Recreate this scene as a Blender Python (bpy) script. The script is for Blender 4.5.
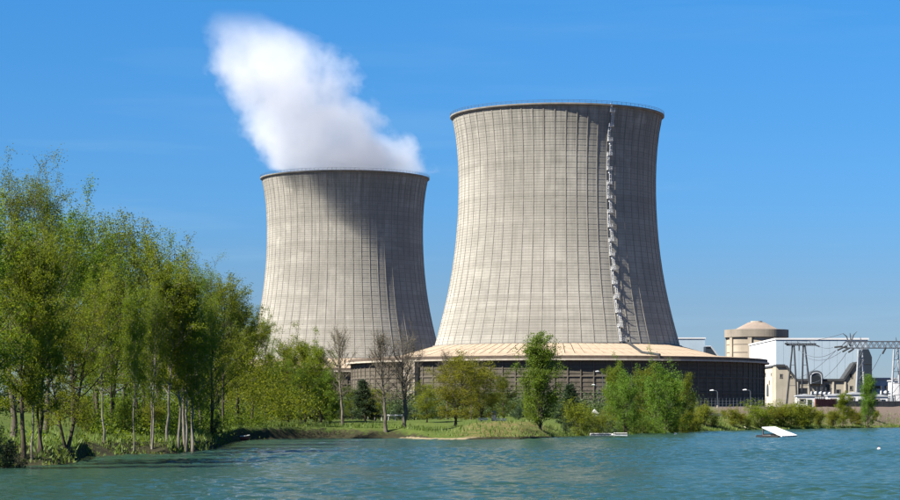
import bpy, bmesh, math, random
import numpy as np
from mathutils import Vector, Matrix

R = math.radians
scene = bpy.context.scene
col = scene.collection
for o in list(bpy.data.objects):
    bpy.data.objects.remove(o, do_unlink=True)

# ------------------------------------------------------------------ camera
F = 2288.0          # focal length in pixels of the 900 px wide photograph
HZ = 412.0          # horizon row
CH = 3.0            # camera height above the lake
cam_d = bpy.data.cameras.new('camera')
cam = bpy.data.objects.new('camera', cam_d)
col.objects.link(cam)
cam.location = (0, 0, CH)
cam.rotation_euler = (R(90), 0, 0)
cam_d.sensor_width = 36.0
cam_d.lens = 36.0 * F / 900.0
cam_d.shift_y = (HZ - 250.0) / 900.0
cam_d.clip_start = 0.5
cam_d.clip_end = 30000
scene.camera = cam

# ------------------------------------------------------------------ sky and sun
SUN_AZ = R(58.5)    # to the left of the direction from the towers to the camera
SUN_EL = R(44)
SUN = Vector((-math.sin(SUN_AZ) * math.cos(SUN_EL), -math.cos(SUN_AZ) * math.cos(SUN_EL), math.sin(SUN_EL)))
world = bpy.data.worlds.new('World')
scene.world = world
world.use_nodes = True
wn = world.node_tree
wn.nodes.clear()
wo = wn.nodes.new('ShaderNodeOutputWorld')
bg = wn.nodes.new('ShaderNodeBackground')
sky = wn.nodes.new('ShaderNodeTexSky')
sky.sky_type = 'NISHITA'
sky.sun_disc = False
sky.sun_elevation = SUN_EL
sky.sun_rotation = math.atan2(SUN.x, SUN.y)
sky.altitude = 0
sky.air_density = 1.0
sky.dust_density = 0.0
sky.ozone_density = 1.0
hs = wn.nodes.new('ShaderNodeMix')          # the photograph's deep, filtered blue
hs.data_type = 'RGBA'
hs.blend_type = 'MULTIPLY'
hs.inputs[0].default_value = 1.0
tcs = wn.nodes.new('ShaderNodeTexCoord')
sps = wn.nodes.new('ShaderNodeSeparateXYZ')
wn.links.new(tcs.outputs['Generated'], sps.inputs[0])
tr_ = wn.nodes.new('ShaderNodeValToRGB')
tr_.color_ramp.elements[0].position = 0.0
tr_.color_ramp.elements[0].color = (0.26, 0.355, 0.61, 1)
tr_.color_ramp.elements[1].position = 0.18
tr_.color_ramp.elements[1].color = (0.165, 0.52, 0.91, 1)
for ps_, cl_ in ((0.045, (0.245, 0.378, 0.65, 1)), (0.09, (0.20, 0.445, 0.80, 1))):
    el_ = tr_.color_ramp.elements.new(ps_)
    el_.color = cl_
wn.links.new(sps.outputs[2], tr_.inputs[0])
wn.links.new(tr_.outputs[0], hs.inputs['B'])
wn.links.new(sky.outputs[0], hs.inputs['A'])
# thin streaks of high cloud
tc = wn.nodes.new('ShaderNodeTexCoord')
mp = wn.nodes.new('ShaderNodeMapping')
mp.inputs['Scale'].default_value = (2.2, 2.2, 26.0)
mp.inputs['Rotation'].default_value = (0, R(2.5), 0)
nz = wn.nodes.new('ShaderNodeTexNoise')
nz.inputs['Scale'].default_value = 2.6
nz.inputs['Detail'].default_value = 5
nz.inputs['Roughness'].default_value = 0.55
cr = wn.nodes.new('ShaderNodeValToRGB')
cr.color_ramp.elements[0].position = 0.52
cr.color_ramp.elements[0].color = (0, 0, 0, 1)
cr.color_ramp.elements[1].position = 0.82
cr.color_ramp.elements[1].color = (0.30, 0.30, 0.30, 1)
mx = wn.nodes.new('ShaderNodeMix')
mx.data_type = 'RGBA'
wn.links.new(tc.outputs['Generated'], mp.inputs[0])
wn.links.new(mp.outputs[0], nz.inputs['Vector'])
wn.links.new(nz.outputs['Fac'], cr.inputs[0])
cm_ = wn.nodes.new('ShaderNodeMapRange')
cm_.inputs['From Min'].default_value = 0.05
cm_.inputs['From Max'].default_value = 0.14
cm_.inputs['To Min'].default_value = 1.6
cm_.inputs['To Max'].default_value = 0.35
wn.links.new(sps.outputs[2], cm_.inputs['Value'])
cf_ = wn.nodes.new('ShaderNodeMath')
cf_.operation = 'MULTIPLY'
wn.links.new(cr.outputs[0], cf_.inputs[0])
wn.links.new(cm_.outputs[0], cf_.inputs[1])
wn.links.new(cf_.outputs[0], mx.inputs['Factor'])
wn.links.new(hs.outputs['Result'], mx.inputs['A'])
mx.inputs['B'].default_value = (2.6, 4.2, 5.8, 1)
wn.links.new(mx.outputs['Result'], bg.inputs['Color'])
bg.inputs['Strength'].default_value = 0.05
wn.links.new(bg.outputs[0], wo.inputs['Surface'])

sun_d = bpy.data.lights.new('sun', 'SUN')
sun_d.energy = 5.0
sun_d.angle = R(0.53)
sun_d.color = (1.0, 0.94, 0.84)
sun = bpy.data.objects.new('sun', sun_d)
sun.rotation_euler = (-SUN).to_track_quat('-Z', 'Y').to_euler()
sun.location = (0, 0, 400)
col.objects.link(sun)

vs = scene.view_settings
vs.view_transform = 'Standard'
vs.look = 'None'
vs.gamma = 1.0
vs.use_curve_mapping = False
vs.exposure = 1.565
scene.cycles.max_bounces = 16
scene.cycles.volume_bounces = 14
scene.cycles.transparent_max_bounces = 8
scene.cycles.use_denoising = True

# ------------------------------------------------------------------ helpers
def PX(px, Y):
    return (px - 450.0) / F * Y
def PZ(py, Y):
    return CH + (HZ - py) / F * Y
def tag(o, label=None, cat=None, group=None, kind=None):
    if label: o['label'] = label
    if cat: o['category'] = cat
    if group: o['group'] = group
    if kind: o['kind'] = kind
    return o
def empty(name, loc, rz=0.0):
    o = bpy.data.objects.new(name, None)
    o.empty_display_size = 1
    o.location = loc
    o.rotation_euler = (0, 0, rz)
    col.objects.link(o)
    return o
def link(name, me, parent=None, rz=0.0, loc=None):
    o = bpy.data.objects.new(name, me)
    if parent: o.parent = parent
    if rz: o.rotation_euler = (0, 0, rz)
    if loc is not None: o.location = loc
    col.objects.link(o)
    return o
def copy_tree(o, parent=None):
    c = o.copy()
    col.objects.link(c)
    c.parent = parent
    for ch in list(o.children):
        copy_tree(ch, c)
    return c

class MB:
    """collects boxes, bars, tubes, lathes and prisms into one mesh"""
    def __init__(s):
        s.v = []; s.f = []
    def add(s, vs_, fs):
        b = len(s.v)
        s.v += [tuple(v) for v in vs_]
        s.f += [tuple(i + b for i in f) for f in fs]
        return s
    def box(s, c, d, rz=0.0):
        hx, hy, hz = d[0] / 2, d[1] / 2, d[2] / 2
        ca, sa = math.cos(rz), math.sin(rz)
        vv = []
        for z in (-hz, hz):
            for x, y in ((-hx, -hy), (hx, -hy), (hx, hy), (-hx, hy)):
                vv.append((c[0] + x * ca - y * sa, c[1] + x * sa + y * ca, c[2] + z))
        return s.add(vv, [(3, 2, 1, 0), (4, 5, 6, 7), (0, 1, 5, 4), (1, 2, 6, 5), (2, 3, 7, 6), (3, 0, 4, 7)])
    def tube(s, pts, rad, n=6, cap=True):
        pts = [Vector(p) for p in pts]
        if not hasattr(rad, '__len__'): rad = [rad] * len(pts)
        rings = []
        vv = []; ff = []
        for i, p in enumerate(pts):
            a = pts[max(i - 1, 0)]; b = pts[min(i + 1, len(pts) - 1)]
            t = (b - a).normalized()
            u = t.cross(Vector((0, 0, 1)) if abs(t.z) < 0.9 else Vector((1, 0, 0))).normalized()
            w = t.cross(u)
            for k in range(n):
                an = 2 * math.pi * k / n
                vv.append(p + (u * math.cos(an) + w * math.sin(an)) * rad[i])
        for i in range(len(pts) - 1):
            for k in range(n):
                k2 = (k + 1) % n
                ff.append((i * n + k, i * n + k2, (i + 1) * n + k2, (i + 1) * n + k))
        if cap:
            ff.append(tuple(range(n)))
            ff.append(tuple(reversed(range((len(pts) - 1) * n, len(pts) * n))))
        return s.add(vv, ff)
    def lathe(s, prof, n=96, a0=0.0, a1=2 * math.pi, close=False):
        full = abs(a1 - a0 - 2 * math.pi) < 1e-6
        m = n if full else n + 1
        vv = []; ff = []
        for k in range(m):
            a = a0 + (a1 - a0) * k / n
            ca, sa = math.cos(a), math.sin(a)
            for r, z in prof:
                vv.append((r * ca, r * sa, z))
        L = len(prof)
        for k in range(n):
            k2 = (k + 1) % m
            for j in range(L - 1 + (1 if close else 0)):
                j2 = (j + 1) % L
                ff.append((k * L + j, k2 * L + j, k2 * L + j2, k * L + j2))
        return s.add(vv, ff)
    def prism_xz(s, poly, y0, y1):
        n = len(poly)
        vv = [(x, y0, z) for x, z in poly] + [(x, y1, z) for x, z in poly]
        ff = [tuple(range(n)), tuple(reversed(range(n, 2 * n)))]
        for i in range(n):
            j = (i + 1) % n
            ff.append((i, i + n, j + n, j))
        return s.add(vv, ff)
    def mesh(s, name, mat, smooth=False):
        me = bpy.data.meshes.new(name)
        me.from_pydata(s.v, [], s.f)
        bm = bmesh.new(); bm.from_mesh(me)
        bmesh.ops.recalc_face_normals(bm, faces=bm.faces)
        bm.to_mesh(me); bm.free()
        if mat: me.materials.append(mat)
        if smooth: me.polygons.foreach_set('use_smooth', [True] * len(me.polygons))
        me.update()
        return me
    def build(s, name, mat, parent=None, smooth=False, loc=None, rz=0.0):
        return link(name, s.mesh(name, mat, smooth), parent, rz, loc)

def np_mesh(name, V, quads, mat):
    me = bpy.data.meshes.new(name)
    n = len(V); q = len(quads)
    me.vertices.add(n); me.vertices.foreach_set('co', V.astype(np.float32).ravel())
    k = quads.shape[1]
    me.loops.add(q * k); me.loops.foreach_set('vertex_index', quads.astype(np.int32).ravel())
    me.polygons.add(q)
    me.polygons.foreach_set('loop_start', np.arange(0, q * k, k, dtype=np.int32))
    me.polygons.foreach_set('loop_total', np.full(q, k, dtype=np.int32))
    me.materials.append(mat)
    me.update(calc_edges=True)
    return me

# ------------------------------------------------------------------ materials
class NT:
    def __init__(s, name):
        s.m = bpy.data.materials.new(name)
        s.m.use_nodes = True
        s.t = s.m.node_tree
        s.t.nodes.clear()
        s.out = s.t.nodes.new('ShaderNodeOutputMaterial')
    def n(s, typ, **kw):
        nd = s.t.nodes.new(typ)
        for k, v in kw.items(): setattr(nd, k, v)
        return nd
    def l(s, a, b): s.t.links.new(a, b)
    def math(s, op, a, b=None, c=None, clamp=False):
        nd = s.n('ShaderNodeMath', operation=op)
        nd.use_clamp = clamp
        for i, x in enumerate((a, b, c)):
            if x is None: continue
            if hasattr(x, 'is_output'): s.l(x, nd.inputs[i])
            else: nd.inputs[i].default_value = x
        return nd.outputs[0]
    def mix(s, fac, a, b, mode='MIX'):
        nd = s.n('ShaderNodeMix', data_type='RGBA', blend_type=mode)
        for key, x in (('Factor', fac), ('A', a), ('B', b)):
            if hasattr(x, 'is_output'): s.l(x, nd.inputs[key])
            elif key == 'Factor': nd.inputs[0].default_value = x
            else: nd.inputs[key].default_value = tuple(x) + (1,) if len(x) == 3 else x
        return nd.outputs['Result']
    def noise(s, vec, scale, detail=4, rough=0.55, dims='3D'):
        nd = s.n('ShaderNodeTexNoise', noise_dimensions=dims)
        if vec is not None: s.l(vec, nd.inputs['Vector'])
        nd.inputs['Scale'].default_value = scale
        nd.inputs['Detail'].default_value = detail
        nd.inputs['Roughness'].default_value = rough
        return nd.outputs['Fac']
    def ramp(s, fac, p0, p1, c0=(0, 0, 0), c1=(1, 1, 1)):
        nd = s.n('ShaderNodeValToRGB')
        e = nd.color_ramp.elements
        e[0].position = p0; e[1].position = p1
        e[0].color = tuple(c0) + (1,); e[1].color = tuple(c1) + (1,)
        s.l(fac, nd.inputs[0])
        return nd.outputs[0]
    def mapping(s, vec, sc):
        nd = s.n('ShaderNodeMapping')
        nd.inputs['Scale'].default_value = sc
        s.l(vec, nd.inputs[0])
        return nd.outputs[0]
    def obj(s): return s.n('ShaderNodeTexCoord').outputs['Object']
    def pos(s): return s.n('ShaderNodeNewGeometry').outputs['Position']
    def bump(s, h, strength, dist):
        nd = s.n('ShaderNodeBump')
        nd.inputs['Strength'].default_value = strength
        nd.inputs['Distance'].default_value = dist
        s.l(h, nd.inputs['Height'])
        return nd.outputs[0]
    def bsdf(s, color, rough=0.8, normal=None, spec=0.3, metal=0.0):
        p = s.n('ShaderNodeBsdfPrincipled')
        if hasattr(color, 'is_output'): s.l(color, p.inputs['Base Color'])
        else: p.inputs['Base Color'].default_value = tuple(color) + (1,)
        if hasattr(rough, 'is_output'): s.l(rough, p.inputs['Roughness'])
        else: p.inputs['Roughness'].default_value = rough
        p.inputs['Specular IOR Level'].default_value = spec
        if spec <= 0.3: p.inputs['Diffuse Roughness'].default_value = 1.0
        p.inputs['Metallic'].default_value = metal
        if normal is not None: s.l(normal, p.inputs['Normal'])
        s.l(p.outputs[0], s.out.inputs['Surface'])
        return s.m

def mat_plain(name, c, rough=0.7, var=0.25, scale=0.6, metal=0.0, streak=True):
    c = tuple(x * 0.68 for x in c)
    t = NT(name)
    v = t.obj()
    n1 = t.noise(v, scale, 5)
    n2 = t.noise(t.mapping(v, (1.6, 1.6, 0.12)) if streak else v, scale * 2.5, 4)
    dark = tuple(x * (1 - var) for x in c); lite = tuple(min(1, x * (1 + var * 0.6)) for x in c)
    cc = t.mix(t.ramp(n1, 0.3, 0.7), dark, lite)
    cc = t.mix(t.math('MULTIPLY', t.ramp(n2, 0.45, 0.75), 0.35 * var / 0.25), cc, tuple(x * 0.6 for x in c))
    return t.bsdf(cc, rough, t.bump(n1, 0.15, 0.05), 0.3, metal)

def mat_shell(name):
    """cast concrete: lifts, formwork bays, rain streaks"""
    t = NT(name)
    v = t.obj()
    sx = t.n('ShaderNodeSeparateXYZ'); t.l(v, sx.inputs[0])
    ang = t.math('ARCTAN2', sx.outputs[0], sx.outputs[1])
    a60 = t.math('MULTIPLY', ang, 120 / (2 * math.pi))
    lift = t.math('DIVIDE', sx.outputs[2], 2.2)
    fz = t.math('FRACT', lift)
    iz = t.math('FLOOR', lift); ia = t.math('FLOOR', a60)
    cv = t.n('ShaderNodeCombineXYZ'); t.l(ia, cv.inputs[0]); t.l(iz, cv.inputs[1])
    wn_ = t.n('ShaderNodeTexWhiteNoise', noise_dimensions='2D'); t.l(cv.outputs[0], wn_.inputs['Vector'])
    wl = t.n('ShaderNodeTexWhiteNoise', noise_dimensions='1D'); t.l(iz, wl.inputs['W'])
    # streak coordinates run down the shell
    cs = t.n('ShaderNodeCombineXYZ')
    t.l(t.math('MULTIPLY', ang, 40.0), cs.inputs[0]); t.l(t.math('MULTIPLY', sx.outputs[2], 0.045), cs.inputs[1])
    st = t.noise(cs.outputs[0], 1.1, 6, 0.62)
    big = t.noise(v, 0.035, 5, 0.6)
    fine = t.noise(v, 0.8, 4, 0.6)
    c = t.mix(t.ramp(big, 0.34, 0.66), (0.315, 0.298, 0.26), (0.435, 0.412, 0.362))
    c = t.mix(t.math('MULTIPLY', t.ramp(st, 0.46, 0.72), 0.42), c, (0.172, 0.162, 0.135))
    c = t.mix(t.math('MULTIPLY', wn_.outputs['Value'], 0.20), c, (0.207, 0.197, 0.165))
    c = t.mix(t.math('MULTIPLY', wl.outputs['Value'], 0.32), c, (0.186, 0.176, 0.145))
    joint = t.math('LESS_THAN', fz, 0.13)
    c = t.mix(t.math('MULTIPLY', joint, 0.38), c, (0.117, 0.110, 0.092))
    # soot and algae towards the crown, in drips
    hz = t.math('MULTIPLY', t.ramp(t.math('DIVIDE', sx.outputs[2], 118.0), 0.62, 1.0), t.ramp(st, 0.35, 0.62))
    c = t.mix(t.math('MULTIPLY', hz, 0.58), c, (0.138, 0.135, 0.119))
    # repairs and uneven pours: soft-edged patches a few lifts high
    pt = t.noise(t.mapping(v, (1.0, 1.0, 2.2)), 0.055, 3, 0.5)
    c = t.mix(t.math('MULTIPLY', t.ramp(pt, 0.56, 0.66), 0.22), c, (0.21, 0.20, 0.18))
    pt2 = t.noise(t.mapping(v, (1.0, 1.0, 1.6)), 0.09, 3, 0.5)
    c = t.mix(t.math('MULTIPLY', t.ramp(pt2, 0.58, 0.70), 0.35), c, (0.47, 0.45, 0.39))
    drip = t.noise(cs.outputs[0], 2.6, 5, 0.7)
    c = t.mix(t.math('MULTIPLY', t.ramp(drip, 0.58, 0.74), 0.35), c, (0.15, 0.142, 0.125))
    c = t.mix(t.math('MULTIPLY', t.ramp(fine, 0.35, 0.75), 0.18), c, (0.193, 0.183, 0.152))
    return t.bsdf(c, 0.9, t.bump(fine, 0.25, 0.05), 0.2)

M = {}
M['shell'] = mat_shell('shell_concrete')
M['rib'] = mat_plain('rib_concrete', (0.42, 0.39, 0.335), 0.9, 0.3, 0.25)
M['rim'] = mat_plain('rim_concrete', (0.34, 0.32, 0.28), 0.9, 0.3, 0.3)
M['roofpan'] = mat_plain('roof_panel_ochre', (0.46, 0.355, 0.25), 0.85, 0.42, 0.16, streak=False)
M['roofdeck'] = mat_plain('roof_deck_dark', (0.13, 0.10, 0.075), 0.9)
M['fascia'] = mat_plain('fascia_brown', (0.16, 0.12, 0.09), 0.85)
M['cream'] = mat_plain('cream_concrete', (0.62, 0.56, 0.45), 0.85, 0.2)
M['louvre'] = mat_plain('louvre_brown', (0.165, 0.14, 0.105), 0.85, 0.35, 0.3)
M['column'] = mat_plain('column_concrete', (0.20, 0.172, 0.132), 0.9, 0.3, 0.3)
M['galv'] = mat_plain('galvanised_steel', (0.95, 0.96, 0.96), 0.45, 0.15, 1.0)
M['steel_grey'] = mat_plain('grey_steel', (0.10, 0.115, 0.135), 0.5, 0.2, 1.0)
M['steel_pale'] = mat_plain('pale_steel', (0.52, 0.55, 0.58), 0.5, 0.2, 1.0)
M['steel_mid'] = mat_plain('mid_grey_steel', (0.13, 0.145, 0.17), 0.5, 0.2, 1.0)
M['pylon'] = mat_plain('pylon_steel', (0.05, 0.058, 0.07), 0.6, 0.2, 1.0)
M['white'] = mat_plain('white_cladding', (0.80, 0.80, 0.80), 0.6, 0.06, 0.2)
M['paleblue'] = mat_plain('pale_blue_cladding', (0.46, 0.57, 0.66), 0.55, 0.08, 0.1)
M['paleblue2'] = mat_plain('pale_blue_trim', (0.37, 0.50, 0.60), 0.55, 0.08, 0.1)
M['bay'] = mat_plain('bay_concrete', (0.50, 0.42, 0.31), 0.9, 0.3, 0.3)
M['navy'] = mat_plain('navy_cladding', (0.018, 0.032, 0.05), 0.7, 0.2, 0.2)
M['beige'] = mat_plain('beige_concrete', (0.50, 0.455, 0.36), 0.9, 0.22, 0.12)
M['react'] = mat_plain('reactor_concrete', (0.55, 0.475, 0.37), 0.9, 0.2, 0.1)
M['react_dome'] = mat_plain('reactor_dome', (0.33, 0.265, 0.215), 0.9, 0.2, 0.12)
M['react_band'] = mat_plain('reactor_band', (0.36, 0.315, 0.255), 0.9, 0.2, 0.12)
M['coping'] = mat_plain('dark_coping', (0.06, 0.065, 0.07), 0.7)
M['glass'] = mat_plain('dark_window', (0.03, 0.035, 0.04), 0.15, 0.1)
M['brick'] = mat_plain('red_brick_wall', (0.30, 0.10, 0.07), 0.9, 0.3, 0.8)
M['paint'] = mat_plain('white_paint', (0.80, 0.80, 0.78), 0.55, 0.2, 0.8, streak=False)
M['redpaint'] = mat_plain('red_paint', (0.38, 0.07, 0.06), 0.5, 0.1, 1.0)
M['black'] = mat_plain('dark_rubber', (0.02, 0.02, 0.022), 0.7)
M['wood'] = mat_plain('weathered_wood', (0.22, 0.17, 0.12), 0.85, 0.3, 1.5)
M['wire'] = mat_plain('wire_metal', (0.16, 0.18, 0.21), 0.5, 0.1)
M['slip'] = mat_plain('slipway_tarmac', (0.05, 0.05, 0.052), 0.9)

def mat_bark(name, dark, lite, scale=3.0):
    t = NT(name)
    v = t.obj()
    n1 = t.noise(t.mapping(v, (1, 1, 0.35)), scale, 6, 0.65)
    c = t.mix(t.ramp(n1, 0.35, 0.65), dark, lite)
    return t.bsdf(c, 0.95, t.bump(n1, 0.6, 0.03), 0.15)
M['bark'] = mat_bark('bark_brown', (0.035, 0.028, 0.02), (0.11, 0.09, 0.065))
M['bark_grey'] = mat_bark('bark_grey', (0.07, 0.058, 0.045), (0.19, 0.165, 0.13))
M['bark_pale'] = mat_bark('bark_pale', (0.06, 0.05, 0.04), (0.30, 0.275, 0.23), 1.6)

def mat_leaf(name, a, b, trans=0.38):
    t = NT(name)
    g = t.n('ShaderNodeNewGeometry')
    oi = t.n('ShaderNodeObjectInfo')
    r = g.outputs['Random Per Island']
    c = t.mix(r, a, b)
    big = t.noise(t.obj(), 0.35, 3, 0.6)
    c = t.mix(t.math('MULTIPLY', t.ramp(big, 0.4, 0.65), 0.3), c, tuple(x * 0.7 for x in a))
    hs_ = t.n('ShaderNodeHueSaturation')
    t.l(c, hs_.inputs['Color'])
    t.l(t.math('ADD', t.math('MULTIPLY', oi.outputs['Random'], 0.035), 0.4825), hs_.inputs['Hue'])
    t.l(t.math('ADD', t.math('MULTIPLY', oi.outputs['Random'], 0.30), 0.85), hs_.inputs['Value'])
    d = t.n('ShaderNodeBsdfPrincipled')
    d.inputs['Roughness'].default_value = 0.6
    d.inputs['Specular IOR Level'].default_value = 0.25
    tr = t.n('ShaderNodeBsdfTranslucent')
    t.l(hs_.outputs[0], d.inputs['Base Color'])
    t.l(t.mix(1.0, hs_.outputs[0], (1.5, 1.45, 0.5), 'MULTIPLY'), tr.inputs['Color'])
    mxs = t.n('ShaderNodeMixShader')
    mxs.inputs[0].default_value = trans
    t.l(d.outputs[0], mxs.inputs[1]); t.l(tr.outputs[0], mxs.inputs[2])
    t.l(mxs.outputs[0], t.out.inputs['Surface'])
    return t.m
M['leaf_spring'] = mat_leaf('leaf_spring', (0.10, 0.132, 0.010), (0.175, 0.205, 0.020), 0.62)
M['leaf_fresh'] = mat_leaf('leaf_fresh', (0.085, 0.132, 0.012), (0.152, 0.20, 0.022), 0.62)
M['leaf_green'] = mat_leaf('leaf_green', (0.062, 0.098, 0.01), (0.115, 0.15, 0.018), 0.62)
M['leaf_bright'] = mat_leaf('leaf_bright', (0.072, 0.125, 0.012), (0.13, 0.19, 0.024), 0.5)
M['leaf_dark'] = mat_leaf('leaf_dark', (0.015, 0.032, 0.013), (0.035, 0.06, 0.022), 0.2)
M['leaf_dark2'] = mat_leaf('leaf_shrubbery', (0.03, 0.05, 0.015), (0.075, 0.10, 0.03), 0.3)
M['leaf_olive'] = mat_leaf('leaf_olive', (0.115, 0.14, 0.014), (0.20, 0.21, 0.028), 0.62)
M['leaf_bud'] = mat_leaf('leaf_bud', (0.10, 0.085, 0.045), (0.17, 0.14, 0.075))
M['grass'] = mat_leaf('grass_blades', (0.07, 0.12, 0.02), (0.16, 0.19, 0.05))

# ------------------------------------------------------------------ terrain
SHX = np.array([-2600, -900, -300, -60, 0, 40, 76, 84, 130, 168, 205, 216, 224, 240, 300, 400, 460, 520, 560, 600, 700, 800, 900, 1100, 1800, 4400.])
SHY = np.array([55, 70, 88, 108, 122, 127, 134, 152, 160, 160, 176, 182, 216, 243, 258, 259, 246, 250, 274, 296, 360, 400, 446, 470, 420, 200.])
def shore(al):
    al = np.asarray(al, float)
    ta = np.tan(np.clip(al, -1.04, 1.04))
    d = np.interp(450 + F * ta, SHX, SHY) / np.cos(np.clip(al, -1.04, 1.04))
    back = np.interp(np.abs(al), [1.04, 1.6, math.pi], [1, 0.55, 0.18])
    base = np.where(np.abs(al) > 1.04, d * back, d)
    return base + 1.2 * np.sin(al * 90) + 0.7 * np.sin(al * 233 + 1)
def hnoise(x, y, s):
    return (np.sin(x * s + 1.3 * np.sin(y * s * 0.7)) + np.sin(y * s * 1.13 + 1.7 * np.sin(x * s * 0.61 + 2)) + 0.6 * np.sin((x + y) * s * 2.1 + 0.7)) / 2.6
def ground_z(x, y):
    x = np.asarray(x, float); y = np.asarray(y, float)
    al = np.arctan2(x, y); r = np.hypot(x, y)
    px = np.where(np.abs(al) < 1.0, 450 + F * np.tan(np.clip(al, -1.0, 1.0)), np.sign(al) * 4000)
    sh = shore(al)
    t = r - sh
    b = np.interp(px, [-900, 0, 80, 210, 240, 400, 460, 560, 640, 760, 900], [1.5, 1.2, 1.0, 0.9, 1.3, 1.2, 0.5, 0.5, 1.2, 2.2, 2.6])
    w = np.interp(px, [-900, 0, 210, 240, 400, 460, 560, 640, 760, 900], [8, 7, 6, 3.5, 4, 6, 6, 8, 20, 28])
    l = np.interp(px, [-900, 0, 210, 240, 400, 560, 700, 900], [3.4, 2.75, 2.4, 1.9, 1.7, 1.9, 3.6, 4.2])
    lw = np.interp(px, [0, 210, 240, 560, 700, 900], [45, 45, 40, 60, 60, 60])
    tt = np.clip(t / w, 0, 1)
    z1 = b * (tt * tt * (3 - 2 * tt))
    u = np.clip((t - w) / lw, 0, 1)
    z2 = (l - b) * u
    u3 = np.clip((t - w - lw) / 200, 0, 1)
    z3 = (4.5 - l) * (u3 * u3 * (3 - 2 * u3))
    z = z1 + z2 + z3
    mound = np.exp(-((px - 505) / 48) ** 4) * np.exp(-((t - 17) / 13) ** 2) * 1.15
    z = z + mound
    amp = np.clip(t / 10, 0, 1) * (1 - np.clip((t - 120) / 150, 0, 1))
    z = z + amp * (0.12 * hnoise(x, y, 0.35) + 0.18 * hnoise(x, y, 0.09))
    z = np.where(t < 0, np.maximum(-3.0, t * 0.22), z + 0.02)
    return z
def gz(x, y): return float(ground_z(x, y))

def build_ground():
    front = np.arctan((np.linspace(-700, 1600, 460) - 450) / F)
    left = np.linspace(-math.pi, front[0], 60, endpoint=False)
    right = np.linspace(front[-1], math.pi, 60)[1:-1]
    al = np.concatenate([left, front, right])
    ts = np.array([-60, -25, -12, -6, -3, -1.5, -0.6, 0, 0.5, 1, 1.6, 2.4, 3.2, 4.2, 5.5, 7, 9, 11, 13.5, 16, 19, 22, 26, 30, 35, 41, 48, 56, 66, 80, 96, 115, 140, 170, 205, 240, 290, 350, 450, 650, 1000, 1800, 4000, 12000.])
    A, T = np.meshgrid(al, ts, indexing='ij')
    S = shore(A)
    Rr = np.where(T < 0, np.maximum(S + T, 0.35 * S + T * 0.05), S + T)
    X = Rr * np.sin(A); Y = Rr * np.cos(A)
    Z = ground_z(X, Y)
    n, m = A.shape
    v = np.stack([X, Y, Z], -1).reshape(-1, 3)
    i = np.arange(n)[:, None]; j = np.arange(m - 1)[None, :]
    i2 = (i + 1) % n
    q = np.stack([i * m + j, i2 * m + j, i2 * m + j + 1, i * m + j + 1], -1).reshape(-1, 4)
    me = bpy.data.meshes.new('ground')
    me.from_pydata(v.tolist(), [], q.tolist())
    px = 450 + F * np.tan(np.clip(A, -1.0, 1.0))
    mud_shade = np.clip(1 - T / np.interp(px, [-40, 80, 210, 240, 420, 440, 560, 700, 900], [11, 10, 8, 4.2, 3.5, 1.5, 1.5, 3, 4]), 0, 1) ** 0.7
    dry = np.exp(-((px - 505) / 60) ** 4) * np.clip(1 - (T - 12) / 30, 0, 1) * 0.62 + np.interp(px, [560, 700, 800], [0.1, 0.55, 0.6])
    sand = np.exp(-((px - 440) / 42) ** 4) * np.clip(1.1 - np.abs(T - 0.5) / 1.1, 0, 1)
    grav = np.interp(px, [780, 860, 900], [0, 0.7, 1.0]) * np.clip(1.2 - T / 60, 0, 1) + np.clip((T - 220) / 100, 0, 1) + np.interp(px, [690, 740], [0, 1.0]) * np.clip((T - 26) / 10, 0, 1)
    ca = me.color_attributes.new('cover', 'FLOAT_COLOR', 'POINT')
    dat = np.stack([mud_shade, np.clip(dry, 0, 1), np.clip(grav, 0, 1), np.clip(sand, 0, 1)], -1).reshape(-1)
    ca.data.foreach_set('color', dat)
    t = NT('ground_cover')
    pos = t.pos()
    at = t.n('ShaderNodeAttribute', attribute_name='cover')
    sp = t.n('ShaderNodeSeparateColor'); t.l(at.outputs['Color'], sp.inputs[0])
    n1 = t.noise(pos, 0.22, 6, 0.65); n2 = t.noise(pos, 1.6, 5, 0.6); n3 = t.noise(pos, 9.0, 3, 0.6)
    g = t.mix(t.ramp(n1, 0.35, 0.65), (0.040, 0.066, 0.012), (0.066, 0.092, 0.018))
    g = t.mix(t.math('MULTIPLY', t.ramp(n2, 0.45, 0.7), 0.5), g, (0.108, 0.115, 0.032))
    def wmix(base, wsock, c):
        f = t.math('ADD', wsock, t.math('MULTIPLY', t.math('SUBTRACT', n2, 0.5), 1.3))
        f = t.math('MULTIPLY', t.ramp(f, 0.35, 0.6), t.math('MINIMUM', t.math('MULTIPLY', wsock, 8.0), 1.0))
        return t.mix(f, base, c)
    dryc = t.mix(t.ramp(n3, 0.35, 0.65), (0.095, 0.078, 0.03), (0.16, 0.125, 0.055))
    g = wmix(g, t.math('MULTIPLY', sp.outputs[1], 0.72), dryc)
    gravc = t.mix(t.ramp(n3, 0.3, 0.7), (0.07, 0.052, 0.042), (0.125, 0.10, 0.082))
    g = wmix(g, sp.outputs[2], gravc)
    mud_shade_c = t.mix(t.ramp(n2, 0.3, 0.7), (0.016, 0.017, 0.009), (0.045, 0.042, 0.022))  # bank mud, its colour darkened to paint in the shade under the trees
    g = wmix(g, sp.outputs[0], mud_shade_c)
    g = wmix(g, at.outputs['Alpha'], (0.20, 0.165, 0.105))
    h = t.math('ADD', n2, t.math('MULTIPLY', n3, 0.5))
    me.materials.append(t.bsdf(g, 0.95, t.bump(h, 0.8, 0.25), 0.1))
    me.polygons.foreach_set('use_smooth', [True] * len(me.polygons))
    me.update()
    tag(link('ground', me), kind='structure')
build_ground()

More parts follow.
